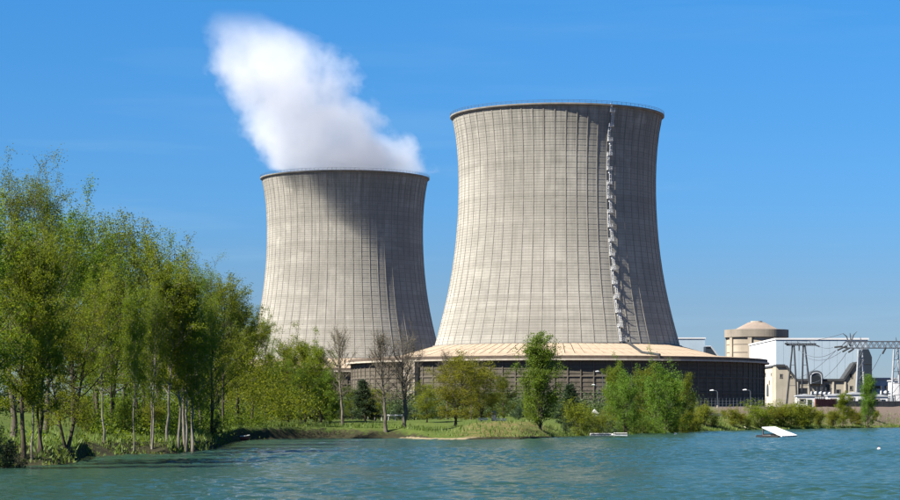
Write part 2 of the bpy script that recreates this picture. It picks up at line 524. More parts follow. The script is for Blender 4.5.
def build_water():
    """the lake as one wind-rippled sheet: real small waves where the camera can see them"""
    rg = np.random.RandomState(3)
    front = np.linspace(R(-16), R(16), 420)
    al = np.concatenate([np.linspace(-math.pi, R(-16), 40, endpoint=False), front, np.linspace(R(16), math.pi, 40)[1:-1]])
    r = [2.0, 20.0, 45.0]
    while r[-1] < 480: r.append(r[-1] + max(0.30, r[-1] * 0.0032))
    r += [520, 700, 2600]
    r = np.array(r)
    A, Rr = np.meshgrid(al, r, indexing='ij')
    X = Rr * np.sin(A); Y = Rr * np.cos(A); Z = np.zeros_like(X)
    for k in range(46):
        lam = 0.55 * (3.6 ** rg.uniform(0, 1)); th = R(-70) + rg.normal(0, 0.55)
        kk = 2 * math.pi / lam; ph = rg.uniform(0, 6.28)
        Z += 0.0062 * lam ** 0.9 * np.sin(kk * (X * math.cos(th) + Y * math.sin(th)) + ph)
    lane = 0.85 + 0.5 * hnoise(X * 0.35, Y, 0.07)
    amp = np.clip((Rr - 45) / 10, 0, 1) * np.clip((500 - Rr) / 30, 0, 1) * np.clip((R(16) - np.abs(A)) / R(1), 0, 1)
    Z *= amp * lane
    n, m = A.shape
    V = np.stack([X, Y, Z], -1).reshape(-1, 3)
    V = np.concatenate([V, [[0, 0, 0]]])
    i = np.arange(n)[:, None]; j = np.arange(m - 1)[None, :]; i2 = (i + 1) % n
    Q = np.stack([i * m + j, i2 * m + j, i2 * m + j + 1, i * m + j + 1], -1).reshape(-1, 4)
    t = NT('lake_water')
    p = t.pos()
    w2 = t.noise(t.mapping(p, (0.7, 1.0, 1)), 2.4, 4, 0.6)
    m_ = t.bsdf((0.018, 0.046, 0.031), 0.10, t.bump(w2, 1.0, 0.2), 0.16)
    b = [x for x in t.t.nodes if x.type == 'BSDF_PRINCIPLED'][0]
    b.inputs['IOR'].default_value = 1.333
    me = np_mesh('lake_water', V[:-1], Q, m_)
    me.polygons.foreach_set('use_smooth', [True] * len(me.polygons))
    tag(link('lake_water', me), kind='structure')
build_water()

# ------------------------------------------------------------------ cooling towers
BASE = 4.5
def make_tower():
    root = empty('cooling_tower', (PX(557, 930), 930, BASE))
    zz = np.array([29.8, 32.7, 43.6, 57.5, 71.3, 77, 89.2, 101.4, 113.6, 119.0, 121.7]) - BASE
    rr = np.array([49.6, 49.0, 45.9, 43.2, 41.2, 40.55, 40.05, 40.1, 40.95, 41.8, 42.4])
    pf = np.polyfit(zz, rr, 5)
    rad = lambda z: float(np.polyval(pf, z))
    z0, z1 = 25.2, 117.6
    prof = []
    z = z0
    while z < z1 - 0.3:
        zt = min(z + 2.2, z1)
        prof += [(rad(z) - 0.07, z), (rad(z + 0.28) - 0.07, z + 0.28), (rad(z + 0.30), z + 0.30), (rad((z + zt) / 2), (z + zt) / 2), (rad(zt - 0.02), zt - 0.02)]
        z = zt
    inner = [(rad(zv) - 1.0, zv) for zv in np.linspace(z1, z0, 20)]
    MB().lathe(prof + inner, 144, close=True).build('shell', M['shell'], root)
    # meridian ribs, one mesh shared by all
    rb = MB()
    zs = np.linspace(z0 + 0.1, z1 - 0.1, 16)
    vv = []; ff = []
    for zv in zs:
        r_ = rad(zv)
        vv += [(-0.15, -(r_ - 0.15), zv), (-0.15, -(r_ + 0.13), zv), (0.15, -(r_ + 0.13), zv), (0.15, -(r_ - 0.15), zv)]
    for i in range(len(zs) - 1):
        for k in range(3):
            ff.append((i * 4 + k, i * 4 + k + 1, i * 4 + 4 + k + 1, i * 4 + 4 + k))
    rb.add(vv, ff)
    rbm = rb.mesh('rib', M['rib'])
    for k in range(60):
        link('rib', rbm, root, rz=2 * math.pi * (k + 0.35) / 60)
    # crown: cornice and guard rail
    rt = rad(z1)
    MB().lathe([(rt - 1.0, z1), (rt + 0.55, z1), (rt + 1.0, z1 + 0.35), (rt + 1.0, z1 + 0.9), (rt - 1.0, z1 + 0.9)], 144, close=True).build('cornice', M['rim'], root)
    rl = MB()
    for zq in (z1 + 1.45, z1 + 1.95):
        rl.lathe([(rt + 0.85, zq), (rt + 0.93, zq), (rt + 0.93, zq + 0.08), (rt + 0.85, zq + 0.08)], 144, close=True)
    for k in range(120):
        a = 2 * math.pi * k / 120
        rl.box((math.cos(a) * (rt + 0.89), math.sin(a) * (rt + 0.89), z1 + 1.44), (0.07, 0.07, 1.08), a)
    rl.build('guard_rail', M['steel_grey'], root)
    MB().lathe([(rad(z0) - 1, z0 - 1.4), (rad(z0) + 0.9, z0 - 1.4), (rad(z0) + 0.9, z0), (rad(z0) - 1, z0)], 144, close=True).build('ring_beam', M['rim'], root)
    # access ladder with landings
    az0 = R(27.5)
    def pol(r_, z_, az): return (r_ * math.sin(az), -r_ * math.cos(az), z_)
    zl = 26.0; k = 0
    lm = None
    levels = []
    while zl < 117:
        levels.append(zl); zl += 5.6
    levels.append(117.9)
    for k in range(len(levels) - 1):
        za, zb = levels[k], levels[k + 1]
        off = R(0.75 if k % 2 else -0.75)
        ld = MB()
        for s in (-0.38, 0.38):
            aa = az0 + off + s / rad(za); ab = az0 + off + s / rad(zb)
            ld.tube([pol(rad(za) + 0.6, za, aa), pol(rad((za + zb) / 2) + 0.6, (za + zb) / 2, (aa + ab) / 2), pol(rad(zb) + 0.6, zb + 0.9, ab)], 0.11, 4)
        for hh in np.arange(za + 0.4, zb, 0.55):
            ld.box(pol(rad(hh) + 0.6, hh, az0 + off), (0.76, 0.10, 0.12), az0 + off)
        for hh in np.arange(za + 2.0, zb, 1.8):      # safety hoops
            c0 = az0 + off
            pts = [pol(rad(hh) + 0.6 + 0.6 * math.sin(q), hh, c0 + (0.42 * math.cos(q)) / rad(hh)) for q in np.linspace(0, math.pi, 5)]
            ld.tube(pts, 0.05, 3, False)
        ld.build('ladder', M['galv'], root)
        pl = MB()
        c = pol(rad(za) + 0.68, za, az0)
        pl.box(c, (2.0, 1.2, 0.14), az0)
        for sx_ in (-0.95, 0.95):
            q = pol(rad(za) + 1.25, za + 0.6, az0 + sx_ / rad(za))
            pl.box(q, (0.09, 0.09, 1.15), az0)
        for hz_ in (0.6, 1.15):
            pl.box(pol(rad(za) + 1.25, za + hz_, az0), (2.0, 0.07, 0.07), az0)
            for sx_ in (-0.95, 0.95):
                pl.box(pol(rad(za) + 0.7, za + hz_, az0 + sx_ / rad(za)), (0.07, 1.15, 0.07), az0)
        pl.box(pol(rad(za) + 0.35, za - 0.7, az0), (0.2, 0.7, 1.2), az0)
        pl.build('landing', M['galv'], root)
    # apron roof over the cooling fill
    ra, rb_, za, zb = 50.3, 84.6, 25.0, 19.4
    rm, zm = 65.5, 20.75
    MB().lathe([(ra - 2, za - 0.3), (rm, zm - 0.25), (rb_ - 0.1, zb - 0.25), (rb_ - 0.1, zb - 1.0), (ra - 2, zb - 1.2)], 144, close=True).build('roof_deck', M['roofdeck'], root)
    NP = 110
    def panel(seed):
        rg = random.Random(seed)
        g = 0.16
        wa = ra * math.tan(math.pi / NP) - g; wb = rb_ * math.tan(math.pi / NP) - g
        dz = rg.uniform(-0.03, 0.05)
        p = MB()
        wm = rm * math.tan(math.pi / NP) - g
        vv = []
        for th in (-0.22, 0.0):
            vv += [(-wa, -ra, za + th + dz), (wa, -ra, za + th + dz), (-wm, -rm, zm + th + dz), (wm, -rm, zm + th + dz), (-wb, -rb_, zb + th + dz), (wb, -rb_, zb + th + dz)]
        p.add(vv, [(0, 1, 3, 2), (2, 3, 5, 4), (6, 8, 9, 7), (8, 10, 11, 9), (0, 6, 7, 1), (4, 5, 11, 10), (0, 2, 8, 6), (2, 4, 10, 8), (1, 7, 9, 3), (3, 9, 11, 5)])
        return p.mesh('roof_panel', M['roofpan'])
    pm = [panel(s) for s in range(5)]
    rg = random.Random(4)
    for k in range(NP):
        link('roof_panel', rg.choice(pm), root, rz=2 * math.pi * (k + 0.5) / NP)
    MB().lathe([(rb_ - 0.4, zb - 1.1), (rb_ + 0.25, zb - 1.1), (rb_ + 0.25, zb - 0.02), (rb_ - 0.4, zb + 0.1)], 144, close=True).build('fascia', M['fascia'], root)
    MB().lathe([(rb_ - 0.9, zb - 1.75), (rb_ + 1.0, zb - 1.75), (rb_ + 1.0, zb - 1.14), (rb_ - 0.9, zb - 1.14)], 144, close=True).build('gutter', M['cream'], root)
    # outer wall: bays of louvres between columns
    NB = 108
    rw = 83.9; wz = zb - 1.8
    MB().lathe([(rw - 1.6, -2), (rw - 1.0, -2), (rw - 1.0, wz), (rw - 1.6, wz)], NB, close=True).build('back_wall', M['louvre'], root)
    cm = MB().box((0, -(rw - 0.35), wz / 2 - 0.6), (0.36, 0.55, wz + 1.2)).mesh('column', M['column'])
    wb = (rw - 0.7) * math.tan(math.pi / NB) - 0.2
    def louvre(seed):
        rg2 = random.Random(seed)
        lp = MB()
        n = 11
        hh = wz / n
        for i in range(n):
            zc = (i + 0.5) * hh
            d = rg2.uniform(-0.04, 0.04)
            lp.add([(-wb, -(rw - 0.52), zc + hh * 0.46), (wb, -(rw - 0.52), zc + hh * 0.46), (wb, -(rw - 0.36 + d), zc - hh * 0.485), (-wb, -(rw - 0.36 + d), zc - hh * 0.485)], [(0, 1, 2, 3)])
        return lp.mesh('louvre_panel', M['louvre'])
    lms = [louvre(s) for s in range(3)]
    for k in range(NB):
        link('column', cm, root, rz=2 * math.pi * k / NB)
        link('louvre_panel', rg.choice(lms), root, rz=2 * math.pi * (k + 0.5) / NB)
    for zq in (5.6, 11.6):
        MB().lathe([(rw - 0.6, zq), (rw - 0.1, zq), (rw - 0.1, zq + 0.3), (rw - 0.6, zq + 0.35)], NB, close=True).build('wall_beam', M['column'], root)
    # pipe laid over the roof
    a = Vector(pol(51, za + 0.35, R(30))); b = Vector(pol(85, zb + 0.45, R(24))); m_ = Vector(pol(rm, zm + 0.45, R(27)))
    MB().tube([a + Vector((0, 0, 1.0)), a, m_, b, b - Vector((0, 0, 3))], 0.5, 8).build('roof_pipe', M['coping'], root)
    # lit concrete stair bay on the sunny side
    azb = R(-43.5)
    c = pol(rw + 0.9, wz / 2 - 1, azb)
    sb = MB().box(c, (6.0, 2.0, wz + 2), azb).build('stair_bay', M['bay'], root)
    for zq in (3, 6.4, 9.8, 13.2):
        MB().box(pol(rw + 2.0, zq, azb), (6.2, 0.25, 0.3), azb).build('landing_edge', M['rim'], sb)
    for zq in (4.6, 8.0, 11.4, 14.6):
        for da in (-0.02, 0.012):
            MB().box(pol(rw + 1.92, zq, azb + da), (1.7, 0.12, 2.0), azb).build('window', M['louvre'], sb)
    return root
tw = make_tower()
tag(tw, 'larger near cooling tower of ribbed concrete with a pale ladder up its shaded side', 'cooling tower', 'concrete cooling towers')
tw2 = copy_tree(tw)
tw2.location = (PX(345, 1176), 1176, BASE)
tw2.rotation_euler = (0, 0, R(150))
tag(tw2, 'smaller far cooling tower on the left with white steam rising from its mouth', 'cooling tower', 'concrete cooling towers')

# ------------------------------------------------------------------ steam plume
def build_plume():
    D0 = 1176.0
    cx0 = PX(345, D0)
    # pixel row, left edge, right edge, drift towards the camera
    rows = [(196, 268, 400, 14), (184, 264, 416, 17), (172, 262, 421, 20), (160, 258, 418, 24), (140, 250, 400, 30), (120, 241, 376, 41), (100, 233, 360, 52), (80, 223, 350, 62), (60, 212, 341, 72), (45, 205, 325, 80), (30, 203, 296, 86), (17, 206, 272, 91), (4, 209, 258, 95)]
    zr, cxr, hw, cyr = [], [], [], []
    for py, l_, r_, dr in rows:
        D = D0 - dr
        zr.append(PZ(py, D)); cxr.append(PX((l_ + r_) / 2, D)); hw.append((r_ - l_) / 2 * D / F); cyr.append(-dr)
    z_lo = zr[0]; z_hi = zr[-1]
    n = 40; mrow = 34
    vv = []; ff = []
    for i in range(mrow):
        z = z_lo + (z_hi + 4 - z_lo) * i / (mrow - 1)
        cxx = np.interp(z, zr, cxr); h = np.interp(z, zr, hw); cyy = np.interp(z, zr, cyr)
        for k in range(n):
            a = 2 * math.pi * k / n
            rr_ = h * 1.22 + 3.0 + 1.5 * math.sin(3 * a + z * 0.13) + 1.0 * math.sin(5 * a - z * 0.21)
            vv.append((cxx + math.cos(a) * rr_ - cx0, cyy + math.sin(a) * rr_, z - z_lo))
    for i in range(mrow - 1):
        for k in range(n):
            k2 = (k + 1) % n
            ff.append((i * n + k, i * n + k2, (i + 1) * n + k2, (i + 1) * n + k))
    ff.append(tuple(reversed(range(n)))); ff.append(tuple(range((mrow - 1) * n, mrow * n)))
    t = NT('steam')
    p = t.obj()
    sx = t.n('ShaderNodeSeparateXYZ'); t.l(p, sx.inputs[0])
    H = z_hi - z_lo
    u = t.math('DIVIDE', sx.outputs[2], H)
    def curve(vals, lo, hi):
        fc = t.n('ShaderNodeFloatCurve')
        c = fc.mapping.curves[0]
        pts = [((z - z_lo) / H, (v - lo) / (hi - lo)) for z, v in zip(zr, vals)]
        c.points[0].location = pts[0]; c.points[1].location = pts[-1]
        for q in pts[1:-1]: c.points.new(*q)
        fc.mapping.update()
        t.l(u, fc.inputs['Value'])
        return t.math('ADD', t.math('MULTIPLY', fc.outputs[0], hi - lo), lo)
    cxs = curve([c - cx0 for c in cxr], -90, 20)
    cys = curve(cyr, -100, 0)
    hws = curve(hw, 0, 50)
    dx = t.math('SUBTRACT', sx.outputs[0], cxs)
    dy = t.math('SUBTRACT', sx.outputs[1], cys)
    dn = t.math('DIVIDE', t.math('SQRT', t.math('ADD', t.math('MULTIPLY', dx, dx), t.math('MULTIPLY', dy, dy))), hws)
    n1 = t.noise(p, 0.05, 6, 0.62)
    n2 = t.noise(p, 0.021, 1, 0.5)
    e = t.math('ADD', t.math('MULTIPLY', t.math('SUBTRACT', n1, 0.5), 1.9), t.math('MULTIPLY', t.math('SUBTRACT', n2, 0.5), 0.6))
    f = t.math('SUBTRACT', t.math('ADD', 1.0, e), dn)
    # the lip of the plume thins out below the crown of the tower
    low = t.ramp(t.math('DIVIDE', sx.outputs[2], 20.0), 0.45, 0.60)
    f = t.math('SUBTRACT', f, t.math('MULTIPLY', t.math('SUBTRACT', 1.0, low), 0.85))
    dens = t.math('MINIMUM', t.math('MAXIMUM', t.math('MULTIPLY', f, 2.3), 0.0), 1.0)
    fade = t.ramp(u, 0.62, 0.97, (1, 1, 1), (0.0, 0.0, 0.0))
    dens = t.math('MULTIPLY', t.math('MULTIPLY', dens, fade), 0.06)
    pv = t.n('ShaderNodeVolumePrincipled')
    pv.inputs['Color'].default_value = (0.955, 0.962, 0.972, 1)
    pv.inputs['Anisotropy'].default_value = 0.3
    t.l(dens, pv.inputs['Density'])
    t.l(pv.outputs[0], t.out.inputs['Volume'])
    t.m.cycles.volume_step_rate = 0.28
    t.m.cycles.volume_sampling = 'MULTIPLE_IMPORTANCE'
    o = MB().add(vv, ff).build('steam_plume', t.m, smooth=True, loc=(cx0, D0, z_lo))
    tag(o, 'white steam plume drifting up to the left from the far cooling tower', 'steam', kind='stuff')
build_plume()

# ------------------------------------------------------------------ power station buildings on the right
def window(parent, c, w, h, axis='y', name='window'):
    """a framed opening: dark pane set back, four frame bars"""
    b = MB()
    d = 0.25
    if axis == 'y':
        for q, sz in (((c[0], c[1], c[2] + h / 2), (w + 0.4, d, 0.25)), ((c[0], c[1], c[2] - h / 2), (w + 0.4, d, 0.25)), ((c[0] - w / 2, c[1], c[2]), (0.25, d, h)), ((c[0] + w / 2, c[1], c[2]), (0.25, d, h))):
            b.box(q, sz)
        o = b.build(name, M['rim'], parent)
        MB().box((c[0], c[1] + 0.08, c[2]), (w, 0.12, h)).build('pane', M['glass'], o)
    else:
        for q, sz in (((c[0], c[1], c[2] + h / 2), (d, w + 0.4, 0.25)), ((c[0], c[1], c[2] - h / 2), (d, w + 0.4, 0.25)), ((c[0], c[1] - w / 2, c[2]), (d, 0.25, h)), ((c[0], c[1] + w / 2, c[2]), (d, 0.25, h))):
            b.box(q, sz)
        o = b.build(name, M['rim'], parent)
        MB().box((c[0] + 0.08, c[1], c[2]), (0.12, w, h)).build('pane', M['glass'], o)

def reactor():
    D = 1480.0; s = D / F
    root = empty('reactor_building', (PX(756.5, D), D, BASE))
    z = lambda py: PZ(py, D) - BASE
    MB().lathe([(19.1, -2), (19.1, z(337.6))], 72).build('wall', M['react'], root)
    MB().lathe([(18.5, z(337.6)), (20.6, z(337.6)), (20.6, z(330.0)), (17.5, z(329.6)), (12, z(329.6))], 72).build('parapet_band', M['react_band'], root)
    MB().lathe([(13.6, z(329.6)), (13.2, z(328.9)), (6.0, z(323.0)), (5.4, z(322.4)), (0.01, z(322.0))], 48).build('dome', M['react_dome'], root)
    MB().lathe([(3.8, z(322.3)), (3.8, z(321.2)), (0.01, z(321.0))], 24).build('dome_cap', M['cream'], root)
    for a in (-110, -62, -20, 40):
        aa = R(a - 90)
        MB().box((math.cos(R(a)) * 0 + math.sin(R(a)) * 19.4, -math.cos(R(a)) * 19.4, z(337.7) / 2 - 1), (2.6, 1.6, z(337.7) + 2), R(a)).build('buttress', M['react'], root)
    for py in (345, 353, 361, 369):
        MB().lathe([(19.0, z(py)), (19.35, z(py)), (19.35, z(py) + 0.45), (19.0, z(py) + 0.45)], 72, close=True).build('joint_band', M['react_band'], root)
    tag(root, 'round beige reactor building with a banded top and a shallow reddish dome', 'reactor building')
reactor()

def turbine_hall():
    D = 1200.0
    X0 = PX(776, D); X1 = PX(868, D)
    Y1 = 1306.0
    zt = PZ(338, D) - BASE; zm = PZ(366.5, D) - BASE
    root = empty('turbine_hall', (X0, D, BASE))
    W = X1 - X0
    MB().box((W / 2, (Y1 - D) / 2, zt / 2 - 1.2), (W - 0.4, Y1 - D - 0.4, zt + 0.4)).build('core', M['paleblue2'], root)
    n = 12
    pm = MB().box((0, 0.0, (zt - 1) / 2), (W / n - 0.10, 0.3, zt - 1)).mesh('cladding_panel', M['paleblue'])
    for i in range(n):
        link('cladding_panel', pm, root, loc=((i + 0.5) * W / n, 0.1, 0))
    m = 8
    L = Y1 - D
    pm2 = MB().box((0, 0, (zt - 1) / 2), (0.3, L / m - 0.25, zt - 1)).mesh('end_panel', M['white'])
    for i in range(m):
        link('end_panel', pm2, root, loc=(0.1, (i + 0.5) * L / m, 0))
    MB().box((W / 2, L / 2, zt - 0.45), (W + 0.9, L + 0.9, 0.9)).build('roof_edge', M['white'], root)
    tag(root, 'tall hall with a sunlit white end and pale blue front behind the pylons', 'building')
turbine_hall()

def concrete_annex():
    D = 1188.0; s = D / F
    X0 = PX(776, D)
    root = empty('concrete_annex', (X0, D, BASE))
    def q(px, py): return (PX(px, D) - X0, PZ(py, D) - BASE)
    top = [(776, 366.5), (785, 366.5), (796, 381), (844, 381), (855.5, 364), (860, 364)]
    poly = [(0, -2)] + [q(*p) for p in top] + [(q(860, 0)[0], -2)]
    poly[1] = (0, poly[1][1])
    MB().prism_xz(poly, 0, 11.0).build('wall', M['beige'], root)
    # the deeper block behind the tall left shoulder
    w0 = q(785, 0)[0]; h0 = q(0, 366.5)[1]
    MB().box((w0 / 2 - 0.2, 11 + 19.5, h0 / 2 - 1.1), (w0 + 0.2, 39, h0 + 1.8)).build('side_wall', M['cream'], root)
    cp = MB()
    pts = [q(*p) for p in top]
    for i in range(len(pts) - 1):
        (xa, za), (xb, zb) = pts[i], pts[i + 1]
        dx, dz = xb - xa, zb - za
        L = math.hypot(dx, dz); nx, nz_ = -dz / L, dx / L
        cp.prism_xz([(xa, za - 0.1), (xb, zb - 0.1), (xb + nx * 1.1, zb + nz_ * 1.1), (xa + nx * 1.1, za + nz_ * 1.1)], -0.9 - 0.01 * i, 11.2 + 0.01 * i)
    cp.build('coping', M['coping'], root)
    MB().box((w0 / 2 - 0.3, 30.6, h0 + 0.25), (w0 + 0.9, 39.6, 1.0)).build('side_coping', M['coping'], root)
    for px, py, w, h in ((828, 387.5, 2.6, 3.4), (802.5, 391, 5.2, 3.2), (791, 377, 1.2, 1.2), (838, 392, 2.2, 2.6), (851, 376, 1.4, 2.2), (851, 388, 1.4, 2.2), (781, 376, 1.2, 2.0)):
        x, z = q(px, py)
        window(root, (x, -0.08, z), w, h)
    for yy, py, w, h in ((37, 373.5, 3.4, 1.7), (22, 382, 3.0, 1.9), (14, 374, 2.4, 1.4)):
        window(root, (-0.42, yy, q(0, py)[1]), w, h, 'x')
    # round-topped doorway on the sunny side
    dd = MB(); zc = q(0, 389)[1]
    arch = [(25, zc - 3.6), (25, zc)] + [(28.5 - 3.5 * math.cos(a), zc + 3.0 * math.sin(a)) for a in np.linspace(0.2, math.pi - 0.2, 8)] + [(32, zc), (32, zc - 3.6)]
    n = len(arch)
    dd.add([(-0.5, y_, z_) for y_, z_ in arch] + [(-0.2, y_, z_) for y_, z_ in arch], [tuple(range(n)), tuple(reversed(range(n, 2 * n)))] + [(i, i + n, (i + 1) % n + n, (i + 1) % n) for i in range(n)])
    dd.build('archway', M['glass'], root)
    pil = MB().box((0, -0.35, q(0, 382)[1] / 2), (0.9, 0.7, q(0, 382)[1])).mesh('pilaster', M['cream'])
    for px in (797, 809, 821, 833, 845):
        link('pilaster', pil, root, loc=(q(px, 0)[0], 0, 0))
    tag(root, 'beige concrete annex with a dipped dark-edged roofline below the pale blue hall', 'building')
    # round-topped intake behind the dip
    x, zt = q(815.5, 384)
    r2 = empty('arched_intake', (X0 + x, D + 4, BASE + zt))
    rr = 3.5; zz = q(0, 375.5)[1] - zt
    outl = [(-rr, 0)] + [(-rr * math.cos(a), zz + rr * 0.75 * math.sin(a)) for a in np.linspace(0, math.pi, 10)] + [(rr, 0)]
    MB().prism_xz(outl, -6.5, 4).build('hood', M['steel_grey'], r2)
    inn = [(x_ * 0.62, z_ * 0.66) for x_, z_ in outl]
    MB().prism_xz(inn, -6.75, -6.4).build('opening', M['glass'], r2)
    for i in range(9):
        pass
    fr = MB()
    pts2 = [(x_ * 0.80, -6.7, z_ * 0.82) for x_, z_ in outl]
    fr.tube(pts2, 0.3, 5).build('arch_frame', M['steel_pale'], r2)
    tag(r2, 'small round-arched dark intake above the dipped concrete roofline', 'intake')
concrete_annex()

def right_side_buildings():
    # dark tower
    D = 1170.0
    X0 = PX(860, D); X1 = PX(872, D)
    root = empty('dark_tower', ((X0 + X1) / 2, D, BASE))
    w = X1 - X0; zt = PZ(349, D) - BASE
    MB().prism_xz([(-w / 2, -2), (w / 2, -2), (w / 2, zt - 4.2), (w * 0.22, zt), (-w * 0.25, zt), (-w / 2, zt - 1.5)], 0, 7).build('wall', M['navy'], root)
    for i in range(3):
        MB().box((0, -0.06, (i + 1) * zt / 4), (w + 0.1, 0.2, 0.25)).build('floor_band', M['coping'], root)
    tag(root, 'narrow dark navy tower with a chamfered top behind the lattice gantry', 'tower')
    # pale low building right of it
    D = 1180.0
    X0 = PX(871.8, D); X1 = PX(925, D)
    root = empty('pale_hall', (X0, D, BASE))
    zt = PZ(378.5, D) - BASE; W = X1 - X0
    MB().box((W / 2, 20, zt / 2 - 1), (W - .3, 39, zt + 1.6)).build('wall', M['paleblue'], root)
    MB().box((W / 2, 20, zt), (W + 0.8, 40.6, 0.8)).build('roof_edge', M['steel_pale'], root)
    for i in range(5):
        window(root, (3 + i * 5.4, 0.42, zt - 4.5), 3.0, 1.4)
    tag(root, 'low pale blue hall with a flat roof at the right edge', 'building')
    D = 900.0
    X0 = PX(894, D)
    root = empty('white_workshop', (X0 + 9, D, BASE))
    zt = PZ(381, D) - BASE
    MB().box((0, 6, zt / 2 - 0.5), (18, 12, zt + 1)).build('wall', M['white'], root)
    MB().box((0, 6, zt + 0.2), (18.8, 12.8, 0.4)).build('roof', M['steel_pale'], root)
    for i in range(3):
        window(root, (-6 + i * 5, -0.1, zt * 0.6), 2.4, 1.6)
    MB().box((6.5, -0.08, 1.4), (2.2, 0.2, 2.8)).build('door', M['navy'], root)
    tag(root, 'white workshop cut by the right edge behind the gantry leg', 'building')
    # pale plant building behind the near tower
    D = 1300.0
    X0 = PX(655, D); X1 = PX(705, D)
    root = empty('pale_block', ((X0 + X1) / 2, D, BASE))
    zt = PZ(338.5, D) - BASE
    W = X1 - X0
    MB().box((0, 20, zt / 2 - 1), (W, 40, zt + 2)).build('wall', M['paleblue'], root)
    MB().box((0, 20, zt + 0.2), (W + 0.8, 40.8, 0.7)).build('roof_edge', M['white'], root)
    tag(root, 'pale blue flat-topped block peeping out behind the near tower', 'building')
    D = 1290.0
    X0 = PX(705.5, D)
    root = empty('sloping_duct_house', (X0, D, BASE))
    q = lambda px, py: (PX(px, D) - X0, PZ(py, D) - BASE)
    MB().prism_xz([(0, -2), q(705.5, 346.5), q(711, 346.5), q(719.5, 358), (q(719.5, 0)[0], -2)], 0, 18).build('wall', M['navy'], root)
    cq = [q(705.5, 346.5), q(711, 346.5), q(719.5, 358)]
    tr = MB()
    for (xa, za), (xb, zb) in zip(cq[:-1], cq[1:]):
        tr.tube([(xa, -0.2, za), (xb, -0.2, zb)], 0.45, 6)
    tr.build('roof_trim', M['steel_pale'], root)
    tag(root, 'dark sloping-roofed housing just above the near tower apron', 'building')
right_side_buildings()

# ------------------------------------------------------------------ high-voltage gear
def bar(mb, a, b, w):
    mb.tube([a, b], w, 4)
def insul(name, a, b, parent, n=9):
    a = Vector(a); b = Vector(b)
    pts = []; rad = []
    for i in range(n):
        for f_, r_ in ((0.0, 0.09), (0.35, 0.30), (0.65, 0.30), (1.0, 0.09)):
            pts.append(a.lerp(b, (i + f_ * 0.98) / n)); rad.append(r_)
    return MB().tube(pts, rad, 7).build(name, M['coping'], parent)

def truss(p0, p1, w, h, bays, r=0.11):
    mb = MB()
    d = (Vector(p1) - Vector(p0)); L = d.length; d.normalize()
    side = Vector((-d.y, d.x, 0))
    def c(i, s, t):
        return Vector(p0) + d * (L * i / bays) + side * (s * w / 2) + Vector((0, 0, t * h))
    for s in (-1, 1):
        for t in (0, 1):
            mb.tube([c(0, s, t), c(bays, s, t)], r, 4)
        for i in range(bays):
            mb.tube([c(i, s, 0), c(i + 0.5, s, 1)], r * 0.7, 4)
            mb.tube([c(i + 0.5, s, 1), c(i + 1, s, 0)], r * 0.7, 4)
    for i in range(bays):
        for t in (0, 1):
            mb.tube([c(i, -1, t), c(i + 1, 1, t)], r * 0.6, 4)
    for i in range(bays + 1):
        for t in (0, 1):
            mb.tube([c(i, -1, t), c(i, 1, t)], r * 0.6, 4)
    return mb

def gantry():
    D = 700.0
    X0 = PX(862, D)
    gzv = gz(X0, D)
    root = empty('lattice_gantry', (X0, D, gzv))
    q = lambda px, py: (PX(px, D) - X0, PZ(py, D) - gzv)
    zb = q(0, 348)[1]; zt = q(0, 341.5)[1]
    truss((q(846, 0)[0], 0, zb), (q(930, 0)[0], 0, zb), 2.0, zt - zb, 15, 0.15).build('truss_beam', M['steel_mid'], root)
    for pxa in (861, 896.5, 930):
        x = q(pxa, 0)[0]
        for dx in (-2.2, 1.6):
            for dy in ((-1.3,) if dx < 0 else (1.3,)):
                lg = MB()
                lg.tube([(x + dx * 0.9 * 1.0, dy * 1.2, -0.5), (x + (0.55 if dx > 0 else -0.9), dy * 0.6, zb)], [0.36, 0.28], 6)
                lg.build('leg', M['steel_pale'], root)
        br = MB()
        for i in range(5):
            t0, t1 = i / 5, (i + 1) / 5
            xa = x + (-2.0 + 1.1 * t0); xb = x + (1.45 - 0.9 * t1)
            br.tube([(xa, -1.0, t0 * zb), (xb, -1.0, t1 * zb)], 0.08, 4)
            br.tube([(xb, -1.0, t1 * zb), (x + (-2.0 + 1.1 * t1), -1.0, t1 * zb)], 0.08, 4)
        br.build('bracing', M['steel_grey'], root)
        # lightning peak
        MB().tube([(x, 0, zt), (x - 0.2, 0, zt + 1.4)], [0.2, 0.06], 5).build('peak', M['steel_grey'], root)
    # the arms that carry the incoming strings at the left end
    x = q(846, 0)[0]
    ar = MB()
    ar.tube([(x, -1, zb), (x - 1.6, -0.3, zb + 0.3), (x, -1, zt)], 0.12, 4, False)
    ar.tube([(x, 1, zb), (x - 1.6, 0.3, zb + 0.3), (x, 1, zt)], 0.12, 4, False)
    ar.build('end_arm', M['steel_grey'], root)
    for (a, b) in (((846, 346), (836, 350.5)), ((849, 348), (841, 352)), ((853, 349), (847, 352.5)), ((885, 348), (881, 354)), ((842, 346.5), (833, 347.5))):
        xa, za = q(*a); xb, zb_ = q(*b)
        insul('insulator_string', (xa, -1.2, za), (xb, -2.5, zb_), root)
    # spread horns above
    for (a, b) in (((850, 339), (843, 333.5)), ((850, 339), (857, 331.5)), ((851, 339), (850, 333))):
        xa, za = q(*a); xb, zb_ = q(*b)
        MB().tube([(xa, 0, za - 2.2), ((xa + xb) / 2, 0, (za + zb_) / 2), (xb, 0, zb_)], [0.16, 0.22, 0.1], 5).build('horn', M['steel_grey'], root)
    tag(root, 'pale lattice steel gantry with a truss beam running off the right edge', 'gantry')
gantry()

